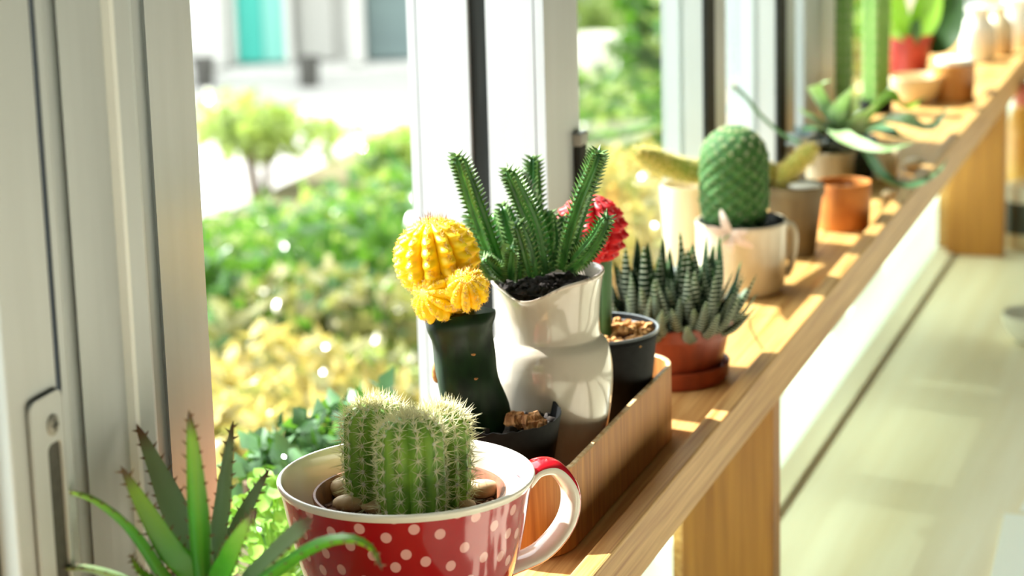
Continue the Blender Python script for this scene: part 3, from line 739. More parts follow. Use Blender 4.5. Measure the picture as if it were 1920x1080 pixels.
# ------------------------------------------------------------------ round cactus in pale mug
Wm = Vector((W(1390, 412, 1.72).x, 1.72, 0))
wm_ = thing('potted_cactus', 'tall round green cactus in black pot set in a pale cream mug', 'cactus', Wm)
zw = W(1390, 412, 1.72).z
mp_ = [(0, .0005), (.024, 0), (.0285, .0015), (.031, .006), (.0322, .014), (.0328, .03), (.0332, zw - .003), (.0336, zw - .0008), (.0332, zw), (.0318, zw), (.0312, zw - .002), (.0308, zw - .02), (0, zw - .02)]
mb = MB(); mb.lathe(mp_, 72); mb.build('mug_body', glaze_white, wm_)
hd2 = Vector((.985, -.17, 0)); hd2 = Vector((.95, .31, 0))
hp2 = curve([hd2 * .0318 + Vector((0, 0, zw - .004)), hd2 * .0372 + Vector((0, 0, zw - .006)), hd2 * .0385 + Vector((0, 0, zw - .018)), hd2 * .0362 + Vector((0, 0, zw - .034)), hd2 * .0322 + Vector((0, 0, zw - .042))], 20)
mb = MB(); mb.tube(hp2, .0026, 12, 1.6); mb.build('mug_handle', glaze_white, wm_)
mb = MB(); mb.lathe([(.0309, zw - .018), (.0306, zw + .0006), (.0292, zw + .0012), (.0288, zw - .003), (0, zw - .004)], 60); mb.build('inner_pot', black_plastic, wm_)
cc = W(1377, 412, 1.72); base = Vector((cc.x, 1.72, zw - .004)) - Wm; htop = W(1377, 236, 1.72).z - (zw - .004)
rc = random.Random(40); mb = MB(); prf = dome_prof(.0246, htop, 110, .86, 1.0, .02)
nh = 26
rows = []; 
for i, (r, z) in enumerate(prf):
    row = []
    for j in range(130):
        a = 2 * PI * j / 130; ph = a * 13; q = 2 * PI * z / .0094
        k_ = 1 + .045 * math.cos(ph) * math.cos(q); row.append(base + Vector((r * k_ * math.cos(a), r * k_ * math.sin(a), z)))
    rows.append(row)
mb.grid(rows); st = mb.build('stem', mam_g, wm_)
sm = MB()
for i in range(1, int(htop / .0047) + 1):
    zz = min(i * .0047, htop * .985); i0 = max(k for k in range(len(prf)) if prf[k][1] <= zz); r = prf[i0][0]
    if i0 + 1 < len(prf): f_ = (zz - prf[i0][1]) / max(1e-6, prf[i0 + 1][1] - prf[i0][1]); r = r * (1 - f_) + prf[i0 + 1][0] * f_
    na = 13 if r > .008 else 6
    for j in range(na):
        a = 2 * PI * (j + .5 * (i % 2)) / na; d = Vector((math.cos(a), math.sin(a), max(0, (zz - htop * .7) / (htop * .3)) * 1.2)).normalized()
        p = base + Vector((r * math.cos(a), r * math.sin(a), zz)); star(sm, p, d, d.cross(Vector((-math.sin(a), math.cos(a), 0))), 11, .0032, .0003, rc, 1, .4)
sm.build('spines', spine_w, st, False, kind='stuff')
fl = W(1368, 440, 1.675)
sf = thing('white_flower', 'white star shaped dried flower against the front of the cream mug', 'flower', fl)
rf = random.Random(8)
for k, (dx, dz, l) in enumerate(((-14, -44, 1), (-40, -14, .8), (38, 22, 1), (4, 34, .8), (30, -4, .8), (-22, 20, .7))):
    d = W(1368 + dx * 1.2, 440 + dz * 1.1, 1.672 if k % 2 else 1.678) - fl; mb = MB(); leaf(mb, [Vector((0, 0, 0)), d * .5 + Vector((0, -.002, 0)), d], .0062, .0012, (0, -1, .2), 10, 8, 0, lambda v: math.sin(PI * min(1, .18 + v * .82)) ** .7); mb.build('petal', star_w, sf)
mb = MB(); mb.tube(curve([Vector((0, 0, 0)), Vector((-.006, -.01, -.006)), Vector((-.012, -.03, -.02)), W(1330, 560, 1.52) - fl], 12), .0006, 6); mb.build('stalk', strap_m, sf)

# ------------------------------------------------------------------ taupe pot with fuzzy golden cactus
Tp = Vector((W(1490, 400, 1.845).x, 1.845, 0)); zt_ = W(1490, 345, 1.845).z
tp = thing('potted_cactus', 'fuzzy golden finger cactus with two arms in tapered taupe clay pot', 'cactus', Tp)
mb = MB(); mb.lathe(pot_profile(.0232, .0160, zt_, .002, rim=(.008, .0008), depth=.006), 60); mb.build('pot', taupe_m, tp)
soil_disc(tp, .0208, zt_ - .005, tan_stone, seed=3)
def finger(parent, org, pts, y, r, name='arm', mt=fuzzy_y, spm=fuzz_sp, seed=1, hair=.004, nh=900):
    P = [W(px, py, yy) - org for (px, py), yy in zip(pts, y)]; path = curve(P, 26); rr = [r * (1 if i < 21 else math.cos((i - 20) / 6 * PI / 2) * .95 + .05) for i in range(26)]
    mb = MB(); mb.tube(path, rr, 18); o = mb.build(name, mt, parent); rq = random.Random(seed); sm = MB(); fr = frames(path)
    for k in range(nh):
        i = rq.randrange(26); p, tt, a, b = fr[i]; th = rq.uniform(0, 2 * PI); d = a * math.cos(th) + b * math.sin(th)
        sm.spine(p + d * rr[i] * .95 + tt * rq.uniform(-.002, .002), (d + tt * rq.uniform(-.6, .8)).normalized() * hair, .00025)
    sm.build('hairs', spm, o, False, kind='stuff'); return o
finger(tp, Tp, [(1470, 350), (1475, 325), (1500, 300), (1528, 275)], [1.845, 1.84, 1.835, 1.83], .0068, seed=2)
finger(tp, Tp, [(1462, 352), (1440, 325), (1380, 318), (1300, 322), (1240, 306), (1190, 284)], [1.85, 1.845, 1.81, 1.75, 1.70, 1.655], .0085, seed=3, nh=1600)
finger(tp, Tp, [(1480, 352), (1462, 330), (1452, 315)], [1.85, 1.85, 1.85], .0068, seed=4, nh=400)
st_ = W(1508, 335, 1.838); mb = MB(); pebble(mb, (0, 0, 0), .0125, .009, .0035); o = mb.build('white_stone', white_c); o.location = (st_.x, 1.838, zt_ + .0002); tag(o, 'flat white stone lying on top of the taupe clay pot', 'stone')

# cream pot behind, by the window
Cp = Vector((W(1285, 400, 1.80).x, 1.80, 0)); zc_ = W(1285, 345, 1.80).z
cpo = thing('flower_pot', 'pale cream flower pot behind the round cactus by the window', 'pot', Cp)
mb = MB(); mb.lathe(pot_profile(.0195, .0155, zc_, .002, depth=.008), 48); mb.build('pot', cream_c, cpo); soil_disc(cpo, .017, zc_ - .007, soil_brown)

# orange clay pot with dark succulent
Op = Vector((W(1582, 400, 1.945).x, 1.945, 0)); zo = W(1582, 340, 1.945).z
op = thing('flower_pot', 'orange clay pot with upright sides behind the taupe pot', 'pot', Op)
mb = MB(); mb.lathe(pot_profile(.0225, .0205, zo, .0022, depth=.008), 56); mb.build('pot', orange_clay, op); soil_disc(op, .0195, zo - .007, soil)

# grey clay pot with blue grey rosette
Gp = Vector((W(1556, 330, 2.09).x, 2.09, 0)); zg = W(1556, 280, 2.09).z
gp = thing('potted_succulent', 'blue grey leaf rosette in squat grey clay pot behind the orange pot', 'succulent', Gp)
mb = MB(); mb.lathe(pot_profile(.0225, .020, zg, .002, rim=(.006, .0006), depth=.006), 56); mb.build('pot', grey_clay, gp); soil_disc(gp, .020, zg - .005, soil)
def rosette(parent, c, n, ln, wd_, mt, seed, up=.25, lo=1.45, th=.003):
    rq = random.Random(seed)
    for k in range(n):
        u = k / n; az = k * 2.39996; tl = up + (lo - up) * u; ra = Vector((math.cos(az), math.sin(az), 0)); l = ln * (.55 + .45 * u) * rq.uniform(.9, 1.1)
        d1 = ra * math.sin(tl) + Vector((0, 0, math.cos(tl))); d2 = ra * math.sin(tl + .2) + Vector((0, 0, math.cos(tl + .2)))
        mb = MB(); leaf(mb, [c, c + d1 * l * .5, c + d1 * l * .5 + d2 * l * .5], wd_, th, -ra * .6 + Vector((0, 0, 1)), 9, 8, .1, lambda v: (math.sin(PI * (.14 + .86 * v)) ** .6 if v < 1 else .03)); mb.build('leaf', mt, parent)
rosette(gp, Vector((-.018, -.002, zg + .004)), 22, .030, .013, ech_m, 2)
mb = MB(); mb.tube([Vector((-.006, 0, zg - .006)), Vector((-.014, -.001, zg + .001)), Vector((-.018, -.002, zg + .010))], .004, 8); mb.build('stem', soil_brown, gp)

# strap leaved plant in dark pot
Sp = Vector((W(1592, 300, 2.155).x, 2.155, 0)); zs = W(1592, 258, 2.155).z
spn = thing('strap_leaf_plant', 'sprawling pale green strap leaved plant in dark pot, leaves over the shelf edge', 'plant', Sp)
mb = MB(); mb.lathe(pot_profile(.026, .021, zs, .002, depth=.007), 48); mb.build('pot', M('dark_green_pot', (30, 44, 36), .4), spn); soil_disc(spn, .0235, zs - .006, soil)
for pts, ys, wd_, mt in (
    ([(1585, 262), (1570, 245), (1590, 262), (1650, 280), (1715, 268)], (2.22, 2.19, 2.16, 2.14, 2.16), .012, strap_m),
    ([(1600, 258), (1640, 228), (1690, 222), (1745, 238), (1778, 200)], (2.22, 2.24, 2.25, 2.26, 2.3), .013, strap_m),
    ([(1590, 256), (1610, 225), (1650, 190)], (2.22, 2.21, 2.2), .011, strap_m),
    ([(1580, 256), (1570, 210), (1605, 155)], (2.22, 2.2, 2.18), .012, strap_m),
    ([(1575, 258), (1550, 205), (1528, 165), (1560, 150)], (2.22, 2.22, 2.22, 2.2), .011, strap_m),
    ([(1575, 258), (1530, 225), (1495, 200)], (2.22, 2.22, 2.22), .011, strap_m),
    ([(1595, 258), (1625, 285), (1655, 328), (1705, 348), (1755, 325), (1780, 292)], (2.21, 2.18, 2.16, 2.17, 2.2, 2.24), .006, strap_d),
    ([(1595, 256), (1640, 240), (1680, 252), (1720, 262)], (2.22, 2.27, 2.3, 2.32), .010, strap_d),
    ([(1580, 258), (1540, 240), (1500, 245)], (2.22, 2.19, 2.17), .010, strap_d),
    ([(1600, 256), (1630, 215), (1668, 178), (1700, 200), (1738, 180)], (2.22, 2.26, 2.3, 2.31, 2.34), .011, sans_m)):
    mb = MB(); leaf(mb, [W(px, py, y - .065 - .09 * min(1, i / 2)) - Sp for i, ((px, py), y) in enumerate(zip(pts, ys))], wd_ * 1.4, .0025, (.1, -.4, 1), 24, 8, .15, lambda v: (1 - v ** 3) * (.75 + .5 * math.sin(PI * v))); mb.build('leaf', mt, spn)
mb = MB(); tw = [W(1500, 268, 2.05), W(1462, 248, 2.05), W(1425, 215, 2.04), W(1395, 178, 2.03), W(1372, 160, 2.02)]
mb.tube(curve([p - Gp for p in tw], 16), .0016, 8); mb.build('twig', strap_d, gp)

# pebbles and little pots at the shelf edge
for px, py, y, r, lb in ((1668, 362, 2.02, .0065, 'cream pebble on the shelf below the strap leaves'), (1716, 312, 2.22, .011, 'larger pale cream stone on the shelf beside the drooping leaf')):
    p = WZ(px, py, .004); mb = MB(); pebble(mb, (0, 0, 0), r, r * .8, r * .55, .4); o = mb.build('pebble', cream_c); o.location = (p.x, p.y, r * .54); tag(o, lb, 'pebble')
p = WZ(1664, 338, 0); mb = MB(); mb.lathe(pot_profile(.0125, .010, .024, .0015, depth=.006), 36); o = mb.build('flower_pot', cream_c); o.location = (p.x - .004, p.y + .012, 0); tag(o, 'tiny empty beige pot standing under the strap leaves', 'pot')

# columnar cacti
def column(px0, px1, py_base, y, h, nr, label, potm, seed, pot_h=.03, lean=0):
    cx_ = (px0 + px1) / 2; b = W(cx_, py_base, y); r = abs(W(px1, 100, y).x - W(px0, 100, y).x) / .95 / 2
    loc = Vector((b.x, y, 0)); o = thing('column_cactus', label, 'cactus', loc)
    mb = MB(); mb.lathe(pot_profile(r * 1.25, r * 1.1, pot_h, .0015, depth=.006), 40); mb.build('pot', potm, o); soil_disc(o, r * 1.14, pot_h - .005, soil)
    mb = MB(); at = ribbed(mb, Vector((0, 0, pot_h - .006)), (lean, 0, 1), dome_prof(r, h, 24, .95, 1), nr, .28, .9, phase=.3); s = mb.build('stem', col_g, o)
    rq = random.Random(seed); sm = MB()
    for q in range(nr):
        for i in range(26): p, nn, al = at(q, .03 + i * .036); star(sm, p, nn, al, 5, .004, .0003, rq)
    sm.build('spines', spine_w, s, False, kind='stuff')
column(1566, 1598, 150, 2.29, .20, 6, 'slim pale green column cactus nearest the window post', taupe_m, 1, .02)
column(1618, 1668, 190, 2.49, .24, 5, 'thick ribbed column cactus with sunlit left side, right of the slim one', black_plastic, 2, .014)

# broad leaved plant in red pot
Rp = Vector((W(1703, 140, 2.735).x, 2.735, 0)); zr_ = .046
rp_ = thing('broad_leaf_plant', 'lime green broad leaved plant in red pot far along the shelf', 'plant', Rp)
mb = MB(); mb.lathe(pot_profile(.0265, .021, zr_, .002, rim=(.008, .001), depth=.006), 44); mb.build('pot', red_pot, rp_); soil_disc(rp_, .024, zr_ - .005, soil)
for pts, ys, wd_, mt in (([(1700, 90), (1692, 50), (1684, 5), (1680, -60)], (2.735, 2.725, 2.72, 2.71), .024, sans_m), ([(1706, 90), (1728, 50), (1744, 0), (1750, -80)], (2.735, 2.735, 2.735, 2.735), .036, sans_m),
                     ([(1716, 88), (1768, 75), (1786, 20), (1796, -60)], (2.74, 2.76, 2.77, 2.77), .036, sans_d), ([(1698, 88), (1678, 66), (1664, 45)], (2.73, 2.70, 2.69), .016, sans_m), ([(1705, 90), (1716, 60), (1722, 34)], (2.73, 2.70, 2.69), .018, sans_d)):
    mb = MB(); leaf(mb, [W(px, py, y) - Rp for (px, py), y in zip(pts, ys)], wd_, .003, (-.3, -1, .2), 20, 10, .1, lambda v: math.sin(PI * (.03 + .95 * v)) ** .8); mb.build('leaf', mt, rp_)
# white bowl in front of it
p = WZ(1700, 205, 0); mb = MB(); mb.lathe(fine([(0, 0), (.014, 0), (.022, .008), (.027, .022), (.028, .027), (.0265, .0265), (.021, .010), (0, .004)], 3), 48); o = mb.build('bowl', cream_c); o.location = (p.x + .002, p.y + .045, 0); tag(o, 'low white bowl standing before the red pot', 'bowl')
# amber cup with white candle
p = WZ(1780, 196, 0); cdl = thing('candle', 'white candle in amber wooden cup near the shelf edge', 'candle', (p.x, p.y + .03, 0))
mb = MB(); mb.lathe(fine([(0, 0), (.018, 0), (.021, .004), (.0215, .034), (.022, .038), (.0205, .038), (.0195, .026), (0, .024)], 3), 44); mb.build('cup', copper_wood, cdl)
mb = MB(); mb.lathe(fine([(.0185, .025), (.0188, .041), (.0165, .0445), (0, .0435)], 3), 40); cw = mb.build('wax', wax_m, cdl)
mb = MB(); mb.tube([(0, 0, .043), (.0005, 0, .047), (.001, 0, .050)], .0008, 6); mb.build('wick', dark_rubber, cdl)
# white bottles and jars far along
def bottle(px, py, r, h, mt, lb, nm='bottle', cat='bottle', neck=.35):
    p = WZ(px, py, 0); P = [(0, 0), (r * .95, 0), (r, r * .1), (r, h * .58), (r * .85, h * .68), (r * neck, h * .80), (r * neck, h * .92), (r * neck * 1.2, h * .93), (r * neck * 1.2, h), (0, h)]
    mb = MB(); mb.lathe(P, 36); o = mb.build(nm, mt); o.location = (p.x, p.y + r, 0); tag(o, lb, cat); return o
bottle(1828, 118, .020, .062, white_c, 'white bottle standing behind the amber candle cup', neck=.6)
bottle(1868, 105, .017, .056, cream_c, 'cream bottle right of the white bottle', neck=.5)
bottle(1902, 92, .020, .058, white_c, 'white ceramic jar at the far right end of the shelf', 'jar', 'jar', neck=.8)

# things on the counter -------------------------------------------------------
ylw = M('peach_bottle', (240, 186, 96), .3, (226, 150, 70), (20, 20, 20)); pinkm = M('pink_cap', (232, 130, 120), .4)
p = W(1886, 300, 2.78); bt = thing('bottle', 'tall peach coloured bottle with pink cap on the counter behind the far support', 'bottle', (p.x + .024, 2.78, ZC + .0002))
mb = MB(); mb.lathe(fine([(0, 0), (.022, 0), (.024, .003), (.024, .112), (.0235, .126), (.020, .138), (.016, .146), (.0155, .150), (0, .151)], 3), 40); mb.build('body', ylw, bt)
mb = MB(); mb.lathe([(.0160, .149), (.0168, .150), (.0160, .168), (.013, .172), (0, .172)], 32); mb.build('cap', pinkm, bt)
p = W(1885, 400, 2.715); jr = thing('jar', 'squat dark jar with white lid and cream foot on the counter before the peach bottle', 'jar', (p.x + .0225, 2.715, ZC + .0002))
mb = MB(); mb.lathe(fine([(0, .018), (.021, .0182), (.0225, .022), (.0225, .050), (.020, .054), (0, .055)], 3), 40); mb.build('body', M('dark_jar', (62, 66, 60), .3), jr)
mb = MB(); mb.lathe(fine([(0, 0), (.019, 0), (.022, .003), (.0222, .015), (.0205, .0185), (0, .0185)], 3), 40); mb.build('foot', cream_c, jr)
mb = MB(); mb.lathe(fine([(.0215, .053), (.0222, .055), (.0222, .070), (.020, .073), (0, .073)], 3), 40); mb.build('lid', white_c, jr)
p = WZ(1938, 645, ZC); mb = MB(); mb.lathe(fine([(0, .0005), (.016, 0), (.024, .006), (.030, .018), (.0315, .0265), (.0300, .0268), (.027, .016), (.016, .006), (0, .005)], 3), 48); o = mb.build('bowl', white_c); o.location = (p.x, p.y + .01, ZC + .0003); tag(o, 'small white bowl on the counter at the right edge', 'bowl')
paper = M('white_paper', (246, 246, 242), .8)
pA = WZ(1905, 1010, ZC)
for k, (dy, rot, lb) in enumerate(((0, .06, 'white sheet of paper on the counter at the lower right corner'), (.16, -.05, 'second white sheet on the counter behind the corner sheet'))):
    mb = MB(); mb.box((-.0, -.10, 0), (.17, .05, .0012)); o = mb.build('paper_sheet', paper, None, False); o.location = (pA.x - .012 + .012 * k, pA.y + dy, ZC + .0004); o.rotation_euler = (0, 0, rot); tag(o, lb, 'paper')

# ------------------------------------------------------------------ aloe in the foreground
A0 = W(404, 1140, .868); A = Vector((A0.x + .004, .868, 0))
al = thing('aloe_plant', 'spiky green aloe with toothed leaves in small pot in front of the red cup', 'succulent', A)
mb = MB(); mb.lathe(pot_profile(.026, .021, .046, .002, rim=(.007, .001), depth=.006), 56); mb.build('pot', terra_plastic, al); soil_disc(al, .0235, .042, soil)
for mt_, cs in ((aloe_g, ((54, 126, 38), (72, 156, 32), (130, 174, 40), (92, 60, 40))), (aloe_gray, ((104, 146, 88), (136, 166, 116), (136, 152, 110), (110, 66, 48)))):
    ramp_attr(mt_, [(0, cs[0]), (.5, cs[1]), (.84, cs[2]), (.95, cs[3])])
rl = random.Random(12)
def aloe(pts, ys, wpx, mt, up, th=.0045, wf=None, flat=0):
    wd_ = wpx / 4650 * 1.03 * ys[0]; ys = [y * .949 for y in ys]; root = Vector((0, 0, .042)); P = [W(px, py, y) - A for (px, py), y in zip(pts, ys)]
    d = P[0] - root; P = [root + d * .08 + Vector((0, 0, -.004))] + P; E_ = []
    mb = MB(); n = 30
    leaf(mb, P, wd_, th, up, n, 14, .10, wf or (lambda v: (1 - v) ** .62 * (.72 + .62 * min(1, v * 1.9))), edge=E_)
    o = mb.build('leaf', mt, al); tm = MB()
    for i, (p, s, t_, v) in enumerate(E_):
        if .12 < v < .97 and (i // 2) % 2 == (0 if i % 2 else 1): tm.spine(p - s * .0004, (s * .9 + t_ * .5).normalized() * rl.uniform(.0022, .0036), .0008)
    tm.build('teeth', aloe_tooth, o, False, kind='stuff')
fr_ = (.2, -1, .35)
aloe([(385, 1085), (372, 960), (363, 850), (354, 768)], (.908, .900, .896, .894), 56, aloe_g, (.1, 1, .2), .006)
aloe([(408, 1060), (416, 960), (426, 870), (437, 788)], (.925, .94, .95, .957), 46, aloe_gray, (.1, 1, .2), .006)
aloe([(375, 1060), (330, 960), (295, 880), (256, 795)], (.922, .93, .935, .938), 68, aloe_gray, (.3, -1, .4), .004)
aloe([(365, 1090), (318, 1030), (270, 950), (226, 873)], (.905, .898, .893, .890), 60, aloe_g, (.3, -1, .5), .005)
aloe([(345, 1120), (300, 1060), (250, 990), (195, 945), (150, 926), (108, 923)], (.905, .897, .888, .88, .874, .870), 44, aloe_g, (.2, .2, 1), .005)
aloe([(405, 1110), (425, 1055), (450, 1005), (477, 962)], (.895, .885, .878, .872), 62, aloe_g, (-.2, -1, .5), .005)
aloe([(420, 1060), (445, 990), (475, 930), (506, 878)], (.93, .945, .955, .962), 46, aloe_gray, (-.2, -1, .5), .004)
aloe([(450, 1110), (490, 1060), (540, 1012), (586, 972)], (.905, .905, .91, .915), 62, aloe_gray, (-.6, -.6, 1), .004, lambda v: .8 + .2 * v if v < .86 else (1 - (v - .86) / .14) ** .6)
aloe([(460, 1120), (520, 1062), (590, 1020), (650, 1008), (695, 1025), (717, 1070)], (.89, .888, .888, .89, .893, .895), 40, aloe_g, (-.2, -.2, 1), .005)
aloe([(330, 1130), (255, 1090), (180, 1066), (130, 1064), (85, 1076)], (.88, .868, .858, .853, .85), 42, aloe_gray, (.1, .2, 1), .004)
aloe([(350, 1125), (300, 1095), (262, 1070), (243, 1038)], (.89, .882, .877, .874), 28, aloe_g, (.1, -.4, 1), .004)

# ------------------------------------------------------------------ outdoors
GZ = -1.0
pave = M('pavement', (164, 163, 158), .8, (150, 149, 144), (3, 3, 3))
earth = M('garden_soil', (74, 70, 42), .9, (98, 92, 52), (9, 9, 9))
slab('pavement', (-40, -12, GZ - .1), (-.62, 40, GZ), pave)
slab('garden_bed', (-2.9, -1, GZ), (-.62, 16, GZ + .03), earth)
def leafmat(n, c, c2, tc, tr=.45): return M(n, c, .19, c2, (9, 9, 9), (.35, .65), trans=tr, tcol=tc)
lf_g = leafmat('hedge_leaf', (66, 110, 40), (36, 70, 26), (110, 165, 46), .28)
lf_l = leafmat('light_hedge_leaf', (158, 172, 96), (110, 136, 62), (180, 205, 96), .3)
lf_y = leafmat('golden_leaf', (190, 176, 104), (150, 134, 70), (206, 190, 100), .25)
lf_o = leafmat('olive_leaf', (112, 118, 66), (128, 120, 72), (160, 166, 84), .25)
stem_m = M('shrub_stem', (96, 76, 52), .8, (70, 54, 36), (40, 40, 40))
def shrub(c, rad, n, size, mats, label, group, seed, name='shrub', cat='shrub', trunk=True, floor_=GZ):
    rq = random.Random(seed); loc = Vector((c[0], c[1], floor_)); o = thing(name, label, cat, loc, group); mb = MB(); c = Vector(c) - loc
    blobs = [(Vector((rq.gauss(0, .45) * rad[0], rq.gauss(0, .45) * rad[1], rq.uniform(-.6, .55) * rad[2])), rq.uniform(.35, .6)) for _ in range(9)]
    for k in range(n):
        bc_, br = blobs[rq.randrange(9)]; d = Vector((rq.gauss(0, 1), rq.gauss(0, 1), rq.gauss(0, 1))).normalized()
        p = c + bc_ + Vector((d.x * rad[0], d.y * rad[1], d.z * rad[2])) * br * rq.uniform(.75, 1.05)
        if p.z < .03: continue
        a = (d + Vector((rq.gauss(0, .6), rq.gauss(0, .6), rq.gauss(0, .6)))).normalized(); s = a.orthogonal().normalized(); s.rotate(Matrix.Rotation(rq.uniform(0, 6.3), 3, a)); q = a.cross(s)
        l = size * rq.uniform(.7, 1.3); w_ = l * .3; mb.cur = 0 if rq.random() < .68 else 1
        mb.add([p, p + s * l * .45 + q * w_ - a * l * .06, p + s * l, p + s * l * .45 - q * w_ - a * l * .06, p + s * l * .5 + a * l * .04], [(0, 4, 1), (1, 4, 2), (2, 4, 3), (3, 4, 0)])
    mb.build('foliage', mats, o, True, kind='stuff')
    mb = MB()
    for k in range(5):
        a = rq.uniform(0, 6.3); mb.tube([Vector((.02 * math.cos(a), .02 * math.sin(a), 0)), c * .6 + Vector((.2 * rad[0] * math.cos(a), .2 * rad[1] * math.sin(a), 0)), c + Vector((.5 * rad[0] * math.cos(a), .5 * rad[1] * math.sin(a), rad[2] * .4))], [.016, .011, .004], 6)
    mb.build('stem', stem_m, o)
    return o
def cpt(px, py, d): return WD(px, py, d)
hedge = 'clipped green shrubs in the garden outside'
gold = 'golden leaved plants below the window'
for px, py, d, rad, n, sz, mats, lb, grp in (
    (475, 620, 4.3, (.24, .22, .20), 2200, .036, [lf_g, lf_l], 'green shrub outside, at the left edge of the open window', hedge),
    (590, 585, 4.4, (.24, .22, .20), 2200, .036, [lf_g, lf_l], 'bushy green shrub outside, in the middle of the open window', hedge),
    (720, 520, 4.6, (.20, .22, .22), 2200, .036, [lf_g, lf_l], 'green shrub outside, close left of the pale window stiles', hedge),
    (735, 600, 4.0, (.20, .18, .24), 2400, .034, [lf_g, lf_g], 'dark green shrub outside, low behind the dark cactus stem', hedge),
    (575, 680, 3.6, (.19, .18, .13), 2000, .036, [lf_o, lf_g], 'yellow green plant outside, above the cup rim', gold),
    (545, 570, 3.95, (.20, .16, .12), 1600, .034, [lf_g, lf_g], 'dark green shrub outside, between the hedge tops and the golden plants', hedge),
    (450, 765, 3.2, (.14, .16, .12), 1200, .032, [lf_y, lf_o], 'golden plant outside, right of the left window frame', gold),
    (590, 790, 3.0, (.15, .16, .10), 1200, .032, [lf_y, lf_o], 'golden plant outside, just left of the barrel cactus', gold),
    (700, 760, 3.2, (.13, .14, .10), 1000, .032, [lf_o, lf_l], 'olive and green plant outside, above the barrel cactus', gold),
    (455, 860, 2.6, (.11, .13, .08), 900, .03, [lf_y, lf_o], 'low golden plant outside, behind the aloe tips', gold),
    (1150, 300, 6.0, (.26, .40, .22), 1800, .045, [lf_g, lf_l], 'light green shrub seen through the pane right of the jug', hedge),
    (1130, 60, 8.8, (.30, .4, .16), 1200, .06, [lf_l, lf_l], 'pale green shrub far behind the second pane', hedge),
    (1222, 170, 7.2, (.10, .14, .55), 1200, .055, [lf_g, lf_g], 'upright dark green shrub left of the second window stile', hedge),
    (1190, 390, 3.9, (.18, .30, .09), 1200, .035, [lf_y, lf_y], 'golden plant outside, above the haworthia', gold),
    (1165, 410, 2.75, (.10, .20, .05), 900, .028, [lf_y, lf_o], 'low golden plant outside, just below the pane right of the jug', gold),
    (760, 330, 5.6, (.11, .2, .13), 1500, .04, [lf_l, lf_g], 'pale green shrub outside, highest beside the pale window stiles', hedge),
    (1385, 150, 4.9, (.10, .2, .09), 800, .035, [lf_y, lf_y], 'pale gold plant between the second and third window stiles', gold),
    (1390, 40, 8.4, (.3, .4, .28), 1200, .06, [lf_l, lf_g], 'green shrub high between the second and third window stiles', hedge),
    (1500, 140, 6.4, (.24, .4, .34), 1500, .05, [lf_l, lf_g], 'green shrub outside, left of the beige window post', hedge),
    (1640, 60, 8.0, (.36, .6, .5), 1800, .06, [lf_l, lf_g], 'green shrub outside, behind the column cacti', hedge),
    (485, 235, 7.2, (.20, .2, .09), 900, .05, [lf_l, lf_l], 'pale low shrub far outside, before the turquoise panel', hedge)):
    shrub(cpt(px, py, d), rad, n, sz, mats, lb, grp, px + py)
# dark leafy plant growing against the sill
q = W(555, 862, 1.42); shrub((q.x, q.y, q.z - .01), (.045, .12, .030), 700, .017, [stock_g2, lf_g], 'dark leafy plant just outside the sill behind the cup', 'leafy plants below the sill', 21)
for px, d in ((1118, 8.0), (1188, 7.7)):
    p = cpt(px, 140, d); o_h = p.z - GZ + .10; mb = MB(); mb.lathe(pot_profile(.062, .048, o_h, .006, rim=(.03, .004), depth=.04), 28); o = mb.build('garden_pot', white_c); o.location = (p.x, p.y, GZ + .0305)
    tag(o, 'tall white garden pot outside, ' + ('nearer the jug' if px < 1150 else 'nearer the upright dark shrub'), 'pot')

# house across the yard, facing the window
hb = cpt(560, 118, 9.6); fdir = Vector((fwd[0], fwd[1], 0)).normalized(); sdir = Vector((fdir.y, -fdir.x, 0))
hs = thing('garden_wall', 'white garden wall with turquoise panels and grey shutter across the yard', 'wall', (hb.x, hb.y, GZ)); hs.rotation_euler = (0, 0, math.atan2(sdir.y, sdir.x))
ppm = F_PX / 9.6
wall_h = M('garden_wall_paint', (196, 196, 190), .8, (184, 184, 178), (2, 2, 2))
def hx(px): return (px - 560) / ppm
zb_ = hb.z - GZ
mb = MB(); mb.box((-1.5, .15, 0), (2.2, .4, 2.6)); mb.build('wall', wall_h, hs, False)
mb = MB(); mb.box((-1.5, -.05, 0), (2.2, .15, max(.02, zb_ - .02))); mb.build('plinth', wall_h, hs, False)
tq = M('turquoise_paint', (52, 160, 146), .5); tq2 = M('pale_turquoise_paint', (112, 178, 166), .5); gsh = M('grey_shutter', (104, 122, 120), .6, (94, 110, 110), (1, 1, 30))
def hpart(nm, a, b, mt, y0=.06, y1=.15, z0=None, z1=2.5):
    mb = MB(); mb.box((hx(a), y0, zb_ if z0 is None else z0), (hx(b), y1, z1)); return mb.build(nm, mt, hs, False)
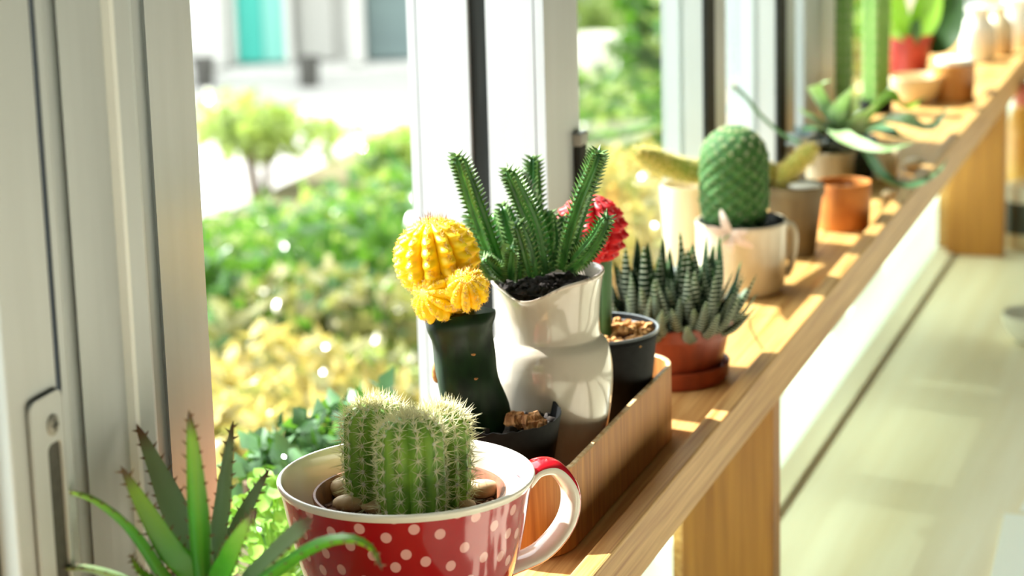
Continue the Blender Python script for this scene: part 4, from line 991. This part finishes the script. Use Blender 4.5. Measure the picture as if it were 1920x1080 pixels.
hpart('turquoise_panel', 445, 492, tq); hpart('pale_turquoise_panel', 494, 536, tq2); hpart('panel_frame', 536, 548, wall_h, .02); hpart('panel_frame', 430, 444, wall_h, .02)
hpart('shutter', 688, 770, gsh); hpart('pier', 660, 684, wall_h, -.05); hpart('wall_panel', 560, 625, M('pale_grey_wall', (168, 168, 162), .8), .1)
hpart('pier', 372, 425, wall_h, -.06)
# dark planters before the house
for px, py, lb in ((384, 150, 'dark planter against the white garden wall, beside the left window frame'), (580, 150, 'dark planter against the white garden wall, right of the turquoise panels')):
    p = WZ(px, py + 12, GZ); mb = MB(); mb.lathe(pot_profile(.046, .036, .11, .008, rim=(.02, .005), depth=.03), 28); o = mb.build('planter', dark_recess); o.location = p; tag(o, lb, 'planter')

# ------------------------------------------------------------------ leafy plant on the outer window sill
q = W(520, 980, 1.25); lpz = Vector((q.x, 1.25, ZB + .0003)); lpo = thing('leafy_plant', 'small bright green leafy plant on the outer sill, behind the aloe and the cup', 'plant', lpz)
mb = MB(); mb.lathe(pot_profile(.021, .017, .022, .0015, depth=.005), 36); mb.build('pot', white_c, lpo); soil_disc(lpo, .0185, .018, soil)
lgm = M('bright_small_leaf', (168, 204, 96), .35, (110, 164, 58), (60, 60, 60), trans=.35, tcol=(190, 225, 90)); rq = random.Random(77)
for k in range(110):
    az = k * 2.4; ra = Vector((math.cos(az), math.sin(az), 0)); u = k / 110; st0 = Vector((0, 0, .018)); top = st0 + ra * (.006 + .030 * u) + Vector((0, 0, .062 - .050 * u + rq.uniform(-.006, .006)))
    mb = MB(); l = rq.uniform(.011, .018); d = (ra + Vector((rq.uniform(-.6, .6), rq.uniform(-.6, .6), rq.uniform(-.5, .7)))).normalized()
    leaf(mb, [st0 + ra * .002, st0.lerp(top, .6), top, top + d * l * .55, top + d * l], .0095, .0009, (.3, -.5, 1), 14, 6, .1, lambda v: .10 if v < .48 else max(.03, math.sin(PI * min(1, (v - .48) / .52 * .9 + .1)) ** .7)); mb.build('leaf', lgm, lpo)
